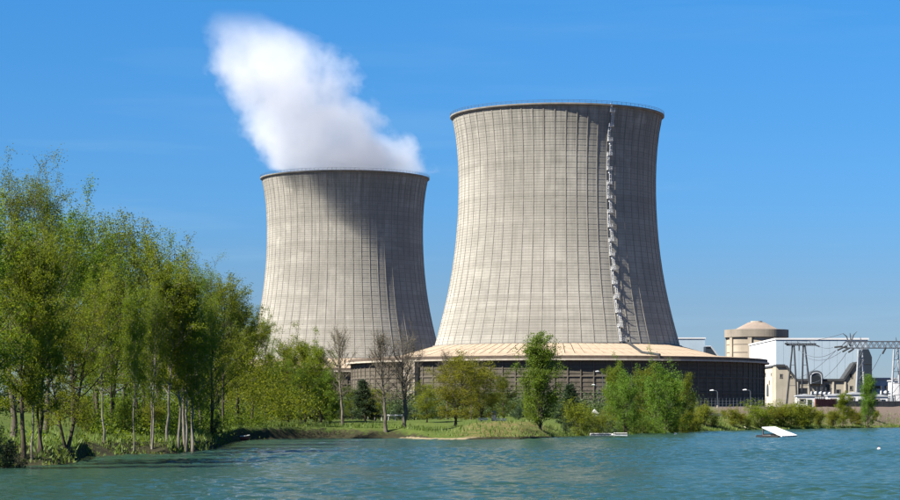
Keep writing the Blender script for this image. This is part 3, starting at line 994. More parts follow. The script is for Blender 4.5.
def pylon():
    D = 760.0
    X0 = PX(799, D); gzv = gz(X0, D)
    root = empty('double_pylon', (X0, D, gzv))
    q = lambda px, py: (PX(px, D) - X0, PZ(py, D) - gzv)
    zt = q(0, 345)[1]
    for ap, la, lb in ((793.3, 786.5, 797.0), (804.0, 801.8, 812.0)):
        xa = q(ap, 0)[0]
        for lx in (la, lb):
            MB().tube([(q(lx, 0)[0], 0.8 if lx == la else -0.8, -0.5), (xa + (-0.25 if lx == la else 0.25), 0, zt)], [0.36, 0.27], 6).build('leg', M['pylon'], root)
        for f_ in (0.35, 0.68):
            x1 = q(la, 0)[0] * (1 - f_) + xa * f_; x2 = q(lb, 0)[0] * (1 - f_) + xa * f_
            MB().tube([(x1, 0.4, zt * f_), (x2, -0.4, zt * f_)], 0.08, 4).build('strut', M['pylon'], root)
    x0, x1 = q(786.5, 0)[0], q(816, 0)[0]
    truss((x0, 0, zt - 0.1), (x1, 0, zt - 0.1), 0.8, 0.55, 10, 0.15).build('crossbeam', M['pylon'], root)
    for px in (787.5, 798.5, 811):
        xx = q(px, 0)[0]
        MB().tube([(xx, 0, zt + 0.4), (xx - 0.5, 0, zt + 1.5)], [0.12, 0.07], 5).build('horn', M['pylon'], root)
    insul('insulator_string', (q(815, 0)[0], -0.3, zt), (q(819.5, 0)[0], -0.6, zt - 0.6), root)
    insul('insulator_string', (q(788, 0)[0], -0.3, zt + 0.2), (q(784.5, 0)[0], -0.6, zt + 0.5), root)
    insul('insulator_string', (q(799, 0)[0], -0.3, zt), (q(799, 0)[0], -0.4, zt - 2.0), root)
    tag(root, 'grey steel pylon of two A-frames joined by a crossbeam', 'pylon')
pylon()

WG = 'overhead power lines by the gantry'
def wire(a, b, sag, label):
    a = Vector(a); b = Vector(b)
    pts = []
    for i in range(15):
        t = i / 14
        p = a.lerp(b, t); p.z -= sag * 4 * t * (1 - t); pts.append(p)
    o = MB().tube([p - a for p in pts], 0.075, 4).build('power_line', M['wire'], loc=a)
    tag(o, label, 'power line', WG)
def W(px, py, Y): return (PX(px, Y), Y, PZ(py, Y))
wire(W(836, 350.5, 698), W(799, 350, 760), 2.2, 'dark overhead line sagging from the gantry to the middle of the double pylon')
wire(W(841, 352, 698), W(804, 356, 800), 2.0, 'dark overhead line sagging just below the one to the pylon middle')
wire(W(847, 352.5, 698), W(812, 383, 900), 2.0, 'dark line dropping steeply from the gantry to the arched intake')
wire(W(833, 347.5, 698), W(819.5, 346.5, 759), 0.4, 'short dark line joining the pylon crossbeam and the gantry strings')
wire(W(836, 350.5, 698), W(797, 378, 1100), 1.5, 'dark line falling from the gantry towards the dipped roofline')
wire(W(843, 333.5, 700), W(787, 342, 760), 0.8, 'highest overhead line, from the gantry horns to the pylon top')
wire(W(881, 354, 698), W(862, 380, 900), 1.5, 'dark line dropping left under the gantry truss beam')

def transformer(px, py, Y, s, label):
    x = PX(px, Y); g = gz(x, Y)
    root = empty('transformer', (x, Y, g))
    MB().box((0, 0, 1.3 * s), (3.0 * s, 2.0 * s, 2.0 * s)).build('tank', M['steel_grey'], root)
    MB().box((0, 0, 0.0), (3.6 * s, 2.6 * s, 0.6 * s)).build('plinth', M['beige'], root)
    fin = MB().box((0, 0, 0), (0.10 * s, 0.6 * s, 1.6 * s)).mesh('cooling_fin', M['steel_pale'])
    for i in range(8):
        link('cooling_fin', fin, root, loc=((-1.2 + i * 0.34) * s, -1.3 * s, 1.3 * s))
    for i in (-1, 0, 1):
        insul('bushing', (i * 0.9 * s, 0, 2.3 * s), (i * 1.15 * s, 0, 4.2 * s), root, 6)
    MB().tube([(-1.2 * s, 0.4 * s, 2.9 * s), (1.2 * s, 0.4 * s, 2.9 * s)], 0.4 * s, 10).build('conservator', M['galv'], root)
    tag(root, label, 'transformer', 'substation transformers')
transformer(817, 400, 720, 1.5, 'grey transformer under the right leg of the double pylon')
transformer(826, 400, 740, 1.5, 'grey transformer between the double pylon and the small riverside tree')
transformer(887, 402, 730, 1.6, 'grey transformer beside the right gantry leg')

def shed(name, px, Y, w, d, h, label, door='navy'):
    x = PX(px, Y); g = gz(x, Y)
    root = empty(name, (x, Y, g))
    MB().box((0, d / 2, h / 2 - 0.3), (w, d, h + 0.6)).build('wall', M['white'], root)
    MB().prism_xz([(-w / 2 - 0.3, h), (w / 2 + 0.3, h), (w / 2 + 0.3, h + 0.2), (0, h + 0.7), (-w / 2 - 0.3, h + 0.2)], -0.3, d + 0.3).build('roof', M['steel_pale'], root)
    dr = MB().box((w * 0.2, -0.06, 1.1), (1.2, 0.12, 2.2)).build('door', M[door], root)
    MB().box((w * 0.2 + 0.4, -0.16, 1.1), (0.12, 0.1, 0.3)).build('handle', M['coping'], dr)
    window(root, (-w * 0.22, -0.08, h * 0.6), 1.4, 1.0)
    tag(root, label, 'shed', 'white substation sheds')
shed('equipment_shed', 856, 660, 6, 4, 3.6, 'white equipment shed at the foot of the left gantry leg')
shed('equipment_shed', 880, 670, 4.6, 4, 3.0, 'white equipment shed between the two gantry legs')
shed('equipment_shed', 806, 690, 5.4, 4, 3.2, 'white equipment shed at the foot of the double pylon')
shed('equipment_shed', 838, 700, 6.4, 4, 3.4, 'white equipment shed between the double pylon and the gantry')

def low_wall(name, pa, pb, Y0, Y1, h, mat, label, cat, n):
    a = Vector((PX(pa, Y0), Y0, 0)); b = Vector((PX(pb, Y1), Y1, 0))
    d = b - a; L = d.length; rz = math.atan2(d.y, d.x)
    g = min(gz(a.x, a.y), gz(b.x, b.y))
    root = empty(name, (a.x, a.y, g), rz)
    rg = random.Random(pa)
    for i in range(n):
        MB().box(((i + 0.5) * L / n, 0, h / 2 - 0.4 + rg.uniform(-0.03, 0.03)), (L / n - 0.1, 0.35, h + 0.8)).build('panel', mat, root)
    tag(root, label, cat)
low_wall('red_wall', 815, 836, 560, 565, 2.0, M['brick'], 'low reddish panel wall on the bank below the pylon', 'wall', 6)
low_wall('dark_wall', 836, 930, 600, 610, 1.6, M['coping'], 'long dark low wall under the gantry at the right', 'wall', 16)

# ------------------------------------------------------------------ fence and lamps along the plant road
def fence():
    Y = 500.0
    a = PX(690, Y); b = PX(766, Y)
    g = gz((a + b) / 2, Y)
    root = empty('white_fence', (a, Y, g))
    n = 22
    pm = MB().tube([(0, 0, -0.8), (0, 0, 1.9), (0.0, -0.3, 2.25)], 0.05, 5).mesh('post', M['steel_mid'])
    for i in range(n):
        x = (b - a) * i / (n - 1)
        link('post', pm, root, loc=(x, 0, gz(a + x, Y) - g))
    for zq in (0.4, 1.0, 1.65):
        MB().tube([((b - a) * i / 10, 0, gz(a + (b - a) * i / 10, Y) - g + zq) for i in range(11)], 0.03, 4).build('rail', M['steel_mid'], root)
    tag(root, 'white post fence in front of the dark apron wall, behind the shore bushes', 'fence')
fence()
def lamp(px, Y, ptop, side, label):
    x = PX(px, Y); g = gz(x, Y); h = PZ(ptop, Y) - g
    root = empty('street_lamp', (x, Y, g))
    MB().tube([(0, 0, -0.5), (0, 0, h * 0.9), (side * 0.25, 0, h * 0.98), (side * 1.0, 0, h)], [0.10, 0.08, 0.07, 0.06], 7).build('pole', M['steel_mid'], root)
    MB().tube([(side * 0.85, 0, h), (side * 1.1, 0, h + 0.05), (side * 1.75, 0, h)], [0.10, 0.17, 0.11], 7).build('lamp_head', M['galv'], root)
    MB().tube([(0, 0, -0.3), (0, 0, 0.5)], [0.24, 0.2], 7).build('base', M['beige'], root)
    tag(root, label, 'street lamp', 'street lamps on the plant road')
lamp(717.5, 520, 390.5, -1, 'street lamp on the left end of the white fence, dark wall behind')
lamp(750.5, 520, 390, -1, 'street lamp near the right end of the dark apron wall')
lamp(598.5, 540, 385, -1, 'short street lamp left of the taller one in front of the near tower')
lamp(602.5, 560, 371.5, -1, 'tallest street lamp, in front of the middle of the near tower')

# ------------------------------------------------------------------ things on the lake and its edge
def ski_ramp():
    root_xy = (PX(778, 272), 272.0)
    root = empty('ski_ramp', (root_xy[0], root_xy[1], 0))
    A = Vector((PX(759.5, 274) - root_xy[0], 0.0, 1.10))      # high near
    B = Vector((PX(773, 283) - root_xy[0], 9.0, 1.10))        # high far
    C = Vector((PX(797, 279) - root_xy[0], 6.5, 0.06))        # low far
    Dn = Vector((PX(782.5, 268) - root_xy[0], -3.5, 0.06))
    n = 6
    for i in range(n):
        t0, t1 = i / n + 0.006, (i + 1) / n - 0.006
        a0 = A.lerp(B, t0); a1 = A.lerp(B, t1); d0 = Dn.lerp(C, t0); d1 = Dn.lerp(C, t1)
        up = Vector((0, 0, 0.12))
        MB().add([a0, a1, d1, d0, a0 + up, a1 + up, d1 + up, d0 + up], [(3, 2, 1, 0), (4, 5, 6, 7), (0, 1, 5, 4), (1, 2, 6, 5), (2, 3, 7, 6), (3, 0, 4, 7)]).build('deck_plank', M['paint'], root)
    for P_, Q in ((A, Dn), (B, C)):
        lo = Vector((P_.x + 0.15, P_.y, 0.05))
        MB().tube([P_ + Vector((0.15, 0, 0)), lo], 0.1, 5).build('prop', M['steel_grey'], root)
        MB().tube([lo - Vector((0.7, 0, 0)), Vector((Q.x - 0.3, Q.y, 0.0))], 0.22, 8).build('float', M['black'], root)
    MB().tube([Vector((A.x, A.y, 0.3)), Vector((B.x, B.y, 0.3))], 0.09, 5).build('brace', M['steel_grey'], root)
    MB().box((A.x + 0.5, A.y - 0.6, 0.12), (0.9, 0.5, 0.3)).build('front_float', M['paint'], root)
    tag(root, 'white sloping ski ramp floating near the right bank', 'ski ramp')
ski_ramp()

def pontoon(pa, pb, Y, label, h=0.28):
    a = PX(pa, Y); b = PX(pb, Y)
    root = empty('pontoon', ((a + b) / 2, Y, 0))
    L = b - a; n = max(2, int(L / 0.5))
    pm = MB().box((0, 0, 0), (L / n - 0.03, 1.5, 0.07)).mesh('plank', M['paint'])
    for i in range(n):
        link('plank', pm, root, loc=(-L / 2 + (i + 0.5) * L / n, 0, h))
    for sy in (-0.55, 0.55):
        MB().tube([(-L / 2, sy, 0.05), (L / 2, sy, 0.05)], 0.16, 8).build('float', M['steel_pale'], root)
    tag(root, label, 'pontoon', 'low pontoons by the bank')
pontoon(590, 611, 288, 'longer low white pontoon against the bank below the bushes')
pontoon(614, 627, 286, 'shorter low white pontoon, bright, right of the longer one', 0.36)

def buoy(px, py, r, label, cat='buoy', red=True):
    Y = CH * F / (py - HZ); x = PX(px, Y)
    root = empty('buoy', (x, Y, 0))
    MB().lathe([(0.01, -r * 0.8), (r * 0.8, -r * 0.4), (r, 0.1 * r), (r * 0.85, r * 0.6), (r * 0.5, r * 0.95)], 18).build('float', M['paint'], root, smooth=True)
    MB().lathe([(r * 0.5, r * 0.95), (r * 0.3, r * 1.25), (0.01, r * 1.35)], 18).build('cap', M['redpaint'] if red else M['paint'], root, smooth=True)
    MB().lathe([(r * 0.98, -0.1 * r), (r * 1.04, 0.05 * r), (r * 0.98, 0.2 * r)], 18).build('band', M['redpaint'] if red else M['galv'], root, smooth=True)
    tag(root, label, cat, 'buoys on the lake')
buoy(879, 449.5, 0.16, 'small red and white buoy alone on the open water at the right')
buoy(675.5, 434.5, 0.2, 'small white buoy on the water below the paired green trees', red=False)
buoy(612.5, 435.5, 0.2, 'small white buoy between the two pontoons', red=False)

def slipway():
    Y = 385
    x = PX(722, Y)
    root = empty('slipway', (x, Y, 0))
    z1 = gz(x, Y + 14)
    pa = [(-1.5, -4, 0.1), (3.5, -5, 0.05), (2.0, 14, z1 + 0.35), (-4.5, 14, z1 + 0.35)]
    low = [(p[0], p[1], p[2] - 1.6) for p in pa]
    MB().add(pa + low, [(0, 1, 2, 3), (7, 6, 5, 4), (0, 4, 5, 1), (1, 5, 6, 2), (2, 6, 7, 3), (3, 7, 4, 0)]).build('slab', M['slip'], root)
    MB().tube([(3.6, -5, 0.2), (2.1, 14, z1 + 0.55)], 0.09, 5).build('kerb', M['beige'], root)
    tag(root, 'dark slipway with a pale kerb running down to the water', 'slipway')
slipway()

def dinghy():
    Y = 241.0; x = PX(240.5, Y)
    root = empty('rowing_boat', (x, Y, 0.02), R(12))
    L, W_, H_ = 1.9, 0.75, 0.42
    vv = []; ff = []
    ns = 9
    for i in range(ns):
        t = -1 + 2 * i / (ns - 1)
        wv = W_ / 2 * (1 - max(0, t) ** 2.2 * 0.96) * (0.9 if t < -0.9 else 1)
        sh = 0.12 * max(0, t) ** 2
        for k, (fx, fz_) in enumerate(((-1, 1), (-0.85, 0.35), (0, 0), (0.85, 0.35), (1, 1))):
            vv.append((t * L / 2, fx * wv, fz_ * H_ + sh))
    for i in range(ns - 1):
        for k in range(4):
            ff.append((i * 5 + k, i * 5 + k + 1, i * 5 + 5 + k + 1, i * 5 + 5 + k))
    ff.append((0, 1, 2, 3, 4))
    MB().add(vv, ff).build('hull', M['redpaint'], root)
    for fx in (0, 4):
        MB().tube([vv[i * 5 + fx] for i in range(ns)], 0.05, 5).build('gunwale', M['paint'], root)
    for tx in (-0.5, 0.15):
        MB().box((tx, 0, H_ * 0.75), (0.22, W_ * 0.9, 0.05)).build('thwart', M['paint'], root)
    tag(root, 'tiny red and white boat at the foot of the shaded left bank', 'boat')
dinghy()

def hut():
    Y = 330.0; x = PX(595.0, Y); g = gz(x, Y)
    root = empty('white_hut', (x, Y, g))
    h = PZ(413.5, Y) - g
    MB().box((0, 0.8, h / 2 - 0.2), (0.8, 1.6, h + 0.4)).build('wall', M['paint'], root)
    MB().prism_xz([(-0.5, h), (0.5, h), (0.0, h + 0.6)], -0.2, 1.9).build('roof', M['paint'], root)
    MB().box((0.0, -0.04, h * 0.45), (0.6, 0.08, h * 0.85)).build('door', M['steel_pale'], root)
    tag(root, 'small white pointed-roof hut among the bushes before the near tower', 'hut')
hut()

def board():
    Y = 290.0; x = PX(494, Y); g = gz(x, Y)
    root = empty('sign_board', (x, Y, g))
    for sx_ in (-0.22, 0.22):
        MB().tube([(sx_, 0, -0.3), (sx_, 0, 2.0)], 0.05, 6).build('post', M['wood'], root)
    MB().box((0, -0.08, 1.15), (0.62, 0.06, 1.3)).build('panel', M['steel_pale'], root)
    tag(root, 'narrow pale blank board under the trees above the grassy mound', 'sign')
    Y = 288.0
    for px, label in ((483, 'white bench in the shade under the olive-green trees'), (501.5, 'white bench right of the pale board above the mound')):
        x = PX(px, Y); g = gz(x, Y)
        r2 = empty('park_bench', (x, Y, g))
        for k in range(3):
            MB().box((0, -0.16 + k * 0.16, 0.46), (1.3, 0.13, 0.05)).build('seat_slat', M['paint'], r2)
        for k in range(2):
            MB().box((0, 0.30, 0.66 + k * 0.18), (1.3, 0.05, 0.13)).build('back_slat', M['paint'], r2)
        for sx_ in (-0.5, 0.5):
            MB().box((sx_, 0.05, 0.2), (0.08, 0.5, 0.46)).build('leg', M['steel_pale'], r2)
        tag(r2, label, 'bench', 'white benches above the mound')
    # low pale rail by the lawn
    Y = 318.0
    a, b = PX(368, Y), PX(402, Y); g = gz(a, Y)
    r3 = empty('lawn_rail', (a, Y, g))
    pm = MB().box((0, 0, 0.3), (0.1, 0.1, 1.1)).mesh('post', M['paint'])
    for i in range(6):
        link('post', pm, r3, loc=((b - a) * i / 5, 0, 0))
    MB().box(((b - a) / 2, -0.09, 0.72), (b - a + 0.2, 0.05, 0.16)).build('rail', M['paint'], r3)
    tag(r3, 'low white rail along the lawn before the hedge', 'rail')
board()

# ------------------------------------------------------------------ plants
def leaf_quads(C, size, rg, up=0.3, aspect=0.6):
    n = len(C)
    nn = rg.normal(size=(n, 3)); nn[:, 2] += up
    nn /= np.linalg.norm(nn, axis=1)[:, None]
    rv = rg.normal(size=(n, 3))
    u = np.cross(nn, rv); u /= np.linalg.norm(u, axis=1)[:, None] + 1e-9
    w = np.cross(nn, u)
    s = size * rg.uniform(0.6, 1.35, size=(n, 1))
    a = u * s * 0.5; b = w * s * 0.5 * aspect
    V = np.stack([C - a, C + b, C + a, C - b], 1).reshape(-1, 3)
    Q = np.arange(n * 4).reshape(n, 4)
    return V, Q

def tubes_np(lines, n=5):
    Vs = []; Qs = []; base = 0
    ang = np.arange(n) * 2 * np.pi / n
    for P, rad in lines:
        P = np.asarray(P); rad = np.asarray(rad); m = len(P)
        T = np.gradient(P, axis=0)
        T /= np.linalg.norm(T, axis=1)[:, None] + 1e-9
        ref = np.array([0.31, 0.95, 0.05])
        U = np.cross(T, ref); U /= np.linalg.norm(U, axis=1)[:, None] + 1e-9
        Wv = np.cross(T, U)
        ring = P[:, None, :] + rad[:, None, None] * (U[:, None, :] * np.cos(ang)[None, :, None] + Wv[:, None, :] * np.sin(ang)[None, :, None])
        Vs.append(ring.reshape(-1, 3))
        i = np.arange(m - 1)[:, None]; k = np.arange(n)[None, :]; k2 = (k + 1) % n
        Qs.append((base + np.stack([i * n + k, i * n + k2, (i + 1) * n + k2, (i + 1) * n + k], -1)).reshape(-1, 4))
        base += m * n
    return np.concatenate(Vs), np.concatenate(Qs)

ENV = {
    'round': lambda t: np.sqrt(np.clip(1 - (2 * t - 0.85) ** 2 / 1.4, 0.02, 1)),
    'tall': lambda t: np.interp(t, [0, 0.15, 0.45, 0.8, 1.0], [0.55, 0.85, 1.0, 0.68, 0.18]),
    'column': lambda t: np.interp(t, [0, 0.2, 0.5, 0.8, 1.0], [0.7, 1.0, 0.88, 0.55, 0.12]),
    'spread': lambda t: np.interp(t, [0, 0.3, 0.7, 1.0], [0.75, 1.0, 0.9, 0.35]),
    'cone': lambda t: np.interp(t, [0, 0.1, 1.0], [0.9, 1.0, 0.06]),
}
def tree_meshes(seed, H, Rc, cb, env='tall', nl=34, ns=7, elev=(25, 65), nleaf=24000, ls=0.16, sig=0.32, trunk_r=0.2, stems=((0, 0),), bark='bark', leaf='leaf_spring', droop=0.0, twigs=True, wob=0.35, top_thin=0.0, tw=0.010):
    rg = np.random.RandomState(seed)
    lines = []; twl = []; cent = []; wts = []
    e = ENV[env]
    for si, (lx, ly) in enumerate(stems):
        m = 12
        tt = np.linspace(0, 1, m)
        hs_ = H * (0.97 if si == 0 else rg.uniform(0.78, 0.95))
        wobx = np.cumsum(rg.normal(0, wob * H / 15 / 3.5, m)); woby = np.cumsum(rg.normal(0, wob * H / 15 / 3.5, m))
        P = np.stack([lx * tt ** 0.8 * H + wobx - wobx[0] + (si > 0) * rg.normal(0, 0.15), ly * tt ** 0.8 * H + woby - woby[0], tt * hs_ - 0.3 * (tt == 0)], 1)
        tr = trunk_r * (0.8 if si else 1.0)
        rad = tr * np.interp(tt, [0, 0.04, 0.3, 0.7, 1], [1.45, 1.05, 0.8, 0.42, 0.06])
        lines.append((P, rad))
        nli = max(6, int(nl / len(stems) ** 0.6))
        az = rg.uniform(0, 6.28)
        for i in range(nli):
            ut = ((i + rg.uniform(0, 1)) / nli)
            t = cb + (0.98 - cb) * ut ** 0.9
            p0 = np.array([np.interp(t, tt, P[:, k]) for k in range(3)])
            r0 = np.interp(t, tt, rad)
            az += 2.4 + rg.normal(0, 0.35)
            el = R(elev[0] + (elev[1] - elev[0]) * ut + rg.normal(0, 9))
            L = max(0.35, Rc * float(e(ut)) * rg.uniform(0.65, 1.18)) / max(0.35, math.cos(el)) ** 0.8
            L = min(L, Rc * 1.9)
            d = np.array([math.cos(az) * math.cos(el), math.sin(az) * math.cos(el), math.sin(el)])
            s = np.linspace(0, 1, 6)[:, None]
            bend = np.array([0, 0, 1.0]) * (0.22 - droop) * L
            B = p0 + d * L * s + bend * s ** 2 + np.cumsum(rg.normal(0, 0.03 * L, (6, 3)), axis=0) * (s > 0)
            rb = max(0.018, min(r0 * 0.55, 0.035 * L ** 0.9)) * np.linspace(1, 0.2, 6)
            lines.append((B, rb))
            nsi = max(2, int(ns * (0.5 + 0.5 * min(1, L / Rc))))
            for j in range(nsi):
                sj = rg.uniform(0.18, 1.0)
                q = np.array([np.interp(sj, s[:, 0], B[:, k]) for k in range(3)])
                dd = d + rg.normal(0, 0.65, 3); dd[2] += 0.15 - droop * 1.5
                dd /= np.linalg.norm(dd)
                l2 = L * rg.uniform(0.18, 0.42) * (1.25 - 0.5 * sj) + 0.15
                s2 = np.linspace(0, 1, 4)[:, None]
                Q = q + dd * l2 * s2 + np.array([0, 0, -droop * l2 * 0.8]) * s2 ** 2 + rg.normal(0, 0.02 * l2, (4, 3)) * (s2 > 0)
                twl.append((Q, max(tw, 0.012 * l2 + 0.004) * np.linspace(1, 0.35, 4)))
                wt = rg.uniform(0.25, 1.6) * (1 - top_thin * ut)
                for f_ in (0.45, 0.8, 1.05):
                    cent.append(q + dd * l2 * f_ + np.array([0, 0, -droop * l2 * 0.8]) * f_ ** 2); wts.append(wt * l2 ** 0.5)
    V, Q = tubes_np(lines, 7)
    scale_top = H / max(1e-6, max(V[:, 2].max(), (np.array(cent)[:, 2].max() if len(cent) else 0)))
    if twigs:
        V2, Q2 = tubes_np(twl, 3)
        Q = np.concatenate([Q, Q2 + len(V)]); V = np.concatenate([V, V2])
    tm = np_mesh('trunk', V * scale_top, Q, M[bark])
    tm.polygons.foreach_set('use_smooth', [True] * len(tm.polygons))
    cm = None
    if nleaf:
        C = np.array(cent); wv = np.array(wts); wv = np.clip(wv, 0.02, None); wv /= wv.sum()
        idx = rg.choice(len(C), nleaf, p=wv)
        sg = sig * rg.uniform(0.6, 1.4, (len(C), 1))
        pts = C[idx] + rg.normal(size=(nleaf, 3)) * sg[idx] * np.array([1, 1, 0.8])
        pts[:, 2] = np.maximum(pts[:, 2], 0.15)
        LV, LQ = leaf_quads(pts, ls, rg)
        cm = np_mesh('crown', LV * scale_top, LQ, M[leaf])
    return tm, cm, H

LIB = {}
def lib(key, **kw):
    LIB[key] = tree_meshes(**kw)

# tall riverside trees (near, dense detail)
lib('a1', seed=1, H=18, Rc=4.2, cb=0.22, env='tall', nl=46, ns=9, elev=(20, 68), nleaf=40616, ls=0.164, sig=0.30, trunk_r=0.24, leaf='leaf_spring', top_thin=0.35)
lib('a2', seed=2, H=18, Rc=3.6, cb=0.20, env='tall', nl=44, ns=9, elev=(30, 72), nleaf=33847, ls=0.164, sig=0.28, trunk_r=0.20, stems=((0, 0), (0.10, 0.03)), leaf='leaf_spring', top_thin=0.25)
lib('a3', seed=3, H=16, Rc=4.6, cb=0.18, env='round', nl=46, ns=9, elev=(15, 60), nleaf=39421, ls=0.164, sig=0.32, trunk_r=0.26, leaf='leaf_fresh')
lib('a4', seed=4, H=16, Rc=3.2, cb=0.26, env='tall', nl=40, ns=8, elev=(35, 72), nleaf=26281, ls=0.157, sig=0.26, trunk_r=0.16, stems=((0, 0), (-0.08, 0.02), (0.09, -0.02)), leaf='leaf_fresh')
lib('a5', seed=5, H=14, Rc=2.6, cb=0.30, env='tall', nl=34, ns=8, elev=(40, 72), nleaf=21675, ls=0.141, sig=0.24, trunk_r=0.13, bark='bark_pale', leaf='leaf_spring')
lib('a6', seed=6, H=14, Rc=2.8, cb=0.28, env='tall', nl=34, ns=8, elev=(30, 70), nleaf=22950, ls=0.141, sig=0.25, trunk_r=0.14, stems=((0.10, 0), (-0.04, 0.03)), bark='bark_pale', leaf='leaf_fresh')
lib('a7', seed=7, H=13, Rc=4.4, cb=0.16, env='spread', nl=40, ns=9, elev=(10, 55), nleaf=30600, ls=0.148, sig=0.32, trunk_r=0.20, stems=((0.22, -0.05), (-0.20, 0.05)), leaf='leaf_spring')
lib('a8', seed=8, H=20, Rc=4.0, cb=0.30, env='tall', nl=44, ns=8, elev=(35, 74), nleaf=27999, ls=0.125, sig=0.34, trunk_r=0.26, bark='bark_grey', leaf='leaf_fresh', top_thin=0.3)
lib('a9', seed=9, H=16, Rc=3.0, cb=0.24, env='tall', nl=40, ns=8, elev=(35, 72), nleaf=16470, ls=0.159, sig=0.30, trunk_r=0.18, stems=((0, 0), (0.07, 0.02)), leaf='leaf_spring', top_thin=0.2)
lib('a10', seed=10, H=16, Rc=3.3, cb=0.2, env='round', nl=40, ns=8, elev=(28, 68), nleaf=17080, ls=0.159, sig=0.30, trunk_r=0.18, stems=((0, 0), (-0.08, 0.0), (0.06, -0.03)), leaf='leaf_fresh', top_thin=0.2)
# middle distance
lib('m1', seed=11, H=12, Rc=3.6, cb=0.16, env='round', nl=34, ns=8, elev=(15, 62), nleaf=21000, ls=0.182, sig=0.32, trunk_r=0.18, leaf='leaf_green')
lib('m2', seed=12, H=12, Rc=3.0, cb=0.14, env='tall', nl=32, ns=8, elev=(25, 68), nleaf=18000, ls=0.182, sig=0.30, trunk_r=0.16, stems=((0, 0), (0.08, 0.02)), leaf='leaf_spring')
lib('m3', seed=13, H=12, Rc=3.8, cb=0.10, env='spread', nl=34, ns=8, elev=(8, 50), nleaf=20250, ls=0.190, sig=0.38, trunk_r=0.18, stems=((0.05, 0), (-0.12, 0.02)), leaf='leaf_olive')
lib('m4', seed=14, H=13.5, Rc=2.7, cb=0.03, env='column', nl=46, ns=8, elev=(45, 75), nleaf=30000, ls=0.190, sig=0.30, trunk_r=0.15, leaf='leaf_bright', stems=((0, 0), (0.05, 0.0), (-0.04, 0.02)))
lib('m5', seed=15, H=10, Rc=1.9, cb=0.04, env='cone', nl=50, ns=7, elev=(0, 35), nleaf=15000, ls=0.2, sig=0.24, trunk_r=0.14, leaf='leaf_dark')
lib('m6', seed=16, H=11, Rc=3.4, cb=0.08, env='tall', nl=38, ns=8, elev=(20, 65), nleaf=25500, ls=0.182, sig=0.32, trunk_r=0.15, stems=((0, 0), (0.12, 0.0), (-0.10, 0.03)), leaf='leaf_bright')
lib('m7', seed=17, H=11, Rc=3.0, cb=0.08, env='tall', nl=36, ns=8, elev=(25, 68), nleaf=22500, ls=0.182, sig=0.30, trunk_r=0.14, stems=((0.05, 0), (-0.07, 0.0)), leaf='leaf_spring')
# leafless trees
lib('b1', seed=21, H=14, Rc=2.4, cb=0.28, env='tall', nl=40, ns=22, elev=(35, 74), nleaf=2200, ls=0.13, sig=0.22, trunk_r=0.22, bark='bark_grey', leaf='leaf_bud', stems=((-0.05, 0),), tw=0.022)
lib('b2', seed=22, H=14, Rc=2.7, cb=0.26, env='round', nl=42, ns=22, elev=(30, 70), nleaf=2600, ls=0.13, sig=0.22, trunk_r=0.22, bark='bark_grey', leaf='leaf_bud', stems=((0, 0), (0.07, 0)), tw=0.022)
# shrubs
lib('s1', seed=31, H=3, Rc=1.9, cb=0.04, env='round', nl=22, ns=6, elev=(25, 75), nleaf=5500, ls=0.17, sig=0.22, trunk_r=0.06, stems=((0, 0), (0.2, 0.1), (-0.2, -0.05)), leaf='leaf_spring')
lib('s2', seed=32, H=3, Rc=2.0, cb=0.04, env='spread', nl=22, ns=6, elev=(20, 70), nleaf=5000, ls=0.17, sig=0.24, trunk_r=0.06, stems=((0, 0), (0.25, 0), (-0.22, 0.1)), leaf='leaf_green')
lib('s3', seed=33, H=3, Rc=1.6, cb=0.04, env='tall', nl=22, ns=7, elev=(40, 78), nleaf=6500, ls=0.17, sig=0.26, trunk_r=0.05, stems=((0, 0), (0.15, 0.05), (-0.16, 0)), leaf='leaf_olive')
lib('s4', seed=34, H=3, Rc=2.0, cb=0.04, env='round', nl=22, ns=6, elev=(15, 70), nleaf=5500, ls=0.17, sig=0.24, trunk_r=0.07, stems=((0, 0), (0.2, 0.1)), leaf='leaf_dark')

def plant(name, key, px, Y, ptop, label, cat='tree', group=None, rz=None, wide=1.0):
    tm, cm, H = LIB[key]
    x = PX(px, Y); g = gz(x, Y)
    h = PZ(ptop, Y) - g
    s = h / H
    o = empty(name, (x, Y, g - 0.05), rz if rz is not None else (px * 1.7 + Y * 0.37) % 6.28)
    sw = s * wide
    o.scale = (sw, sw, s)
    link('trunk', tm, o)
    if cm: link('crown' if not key.startswith('b') else 'buds', cm, o)
    tag(o, label, cat, group)
    return o

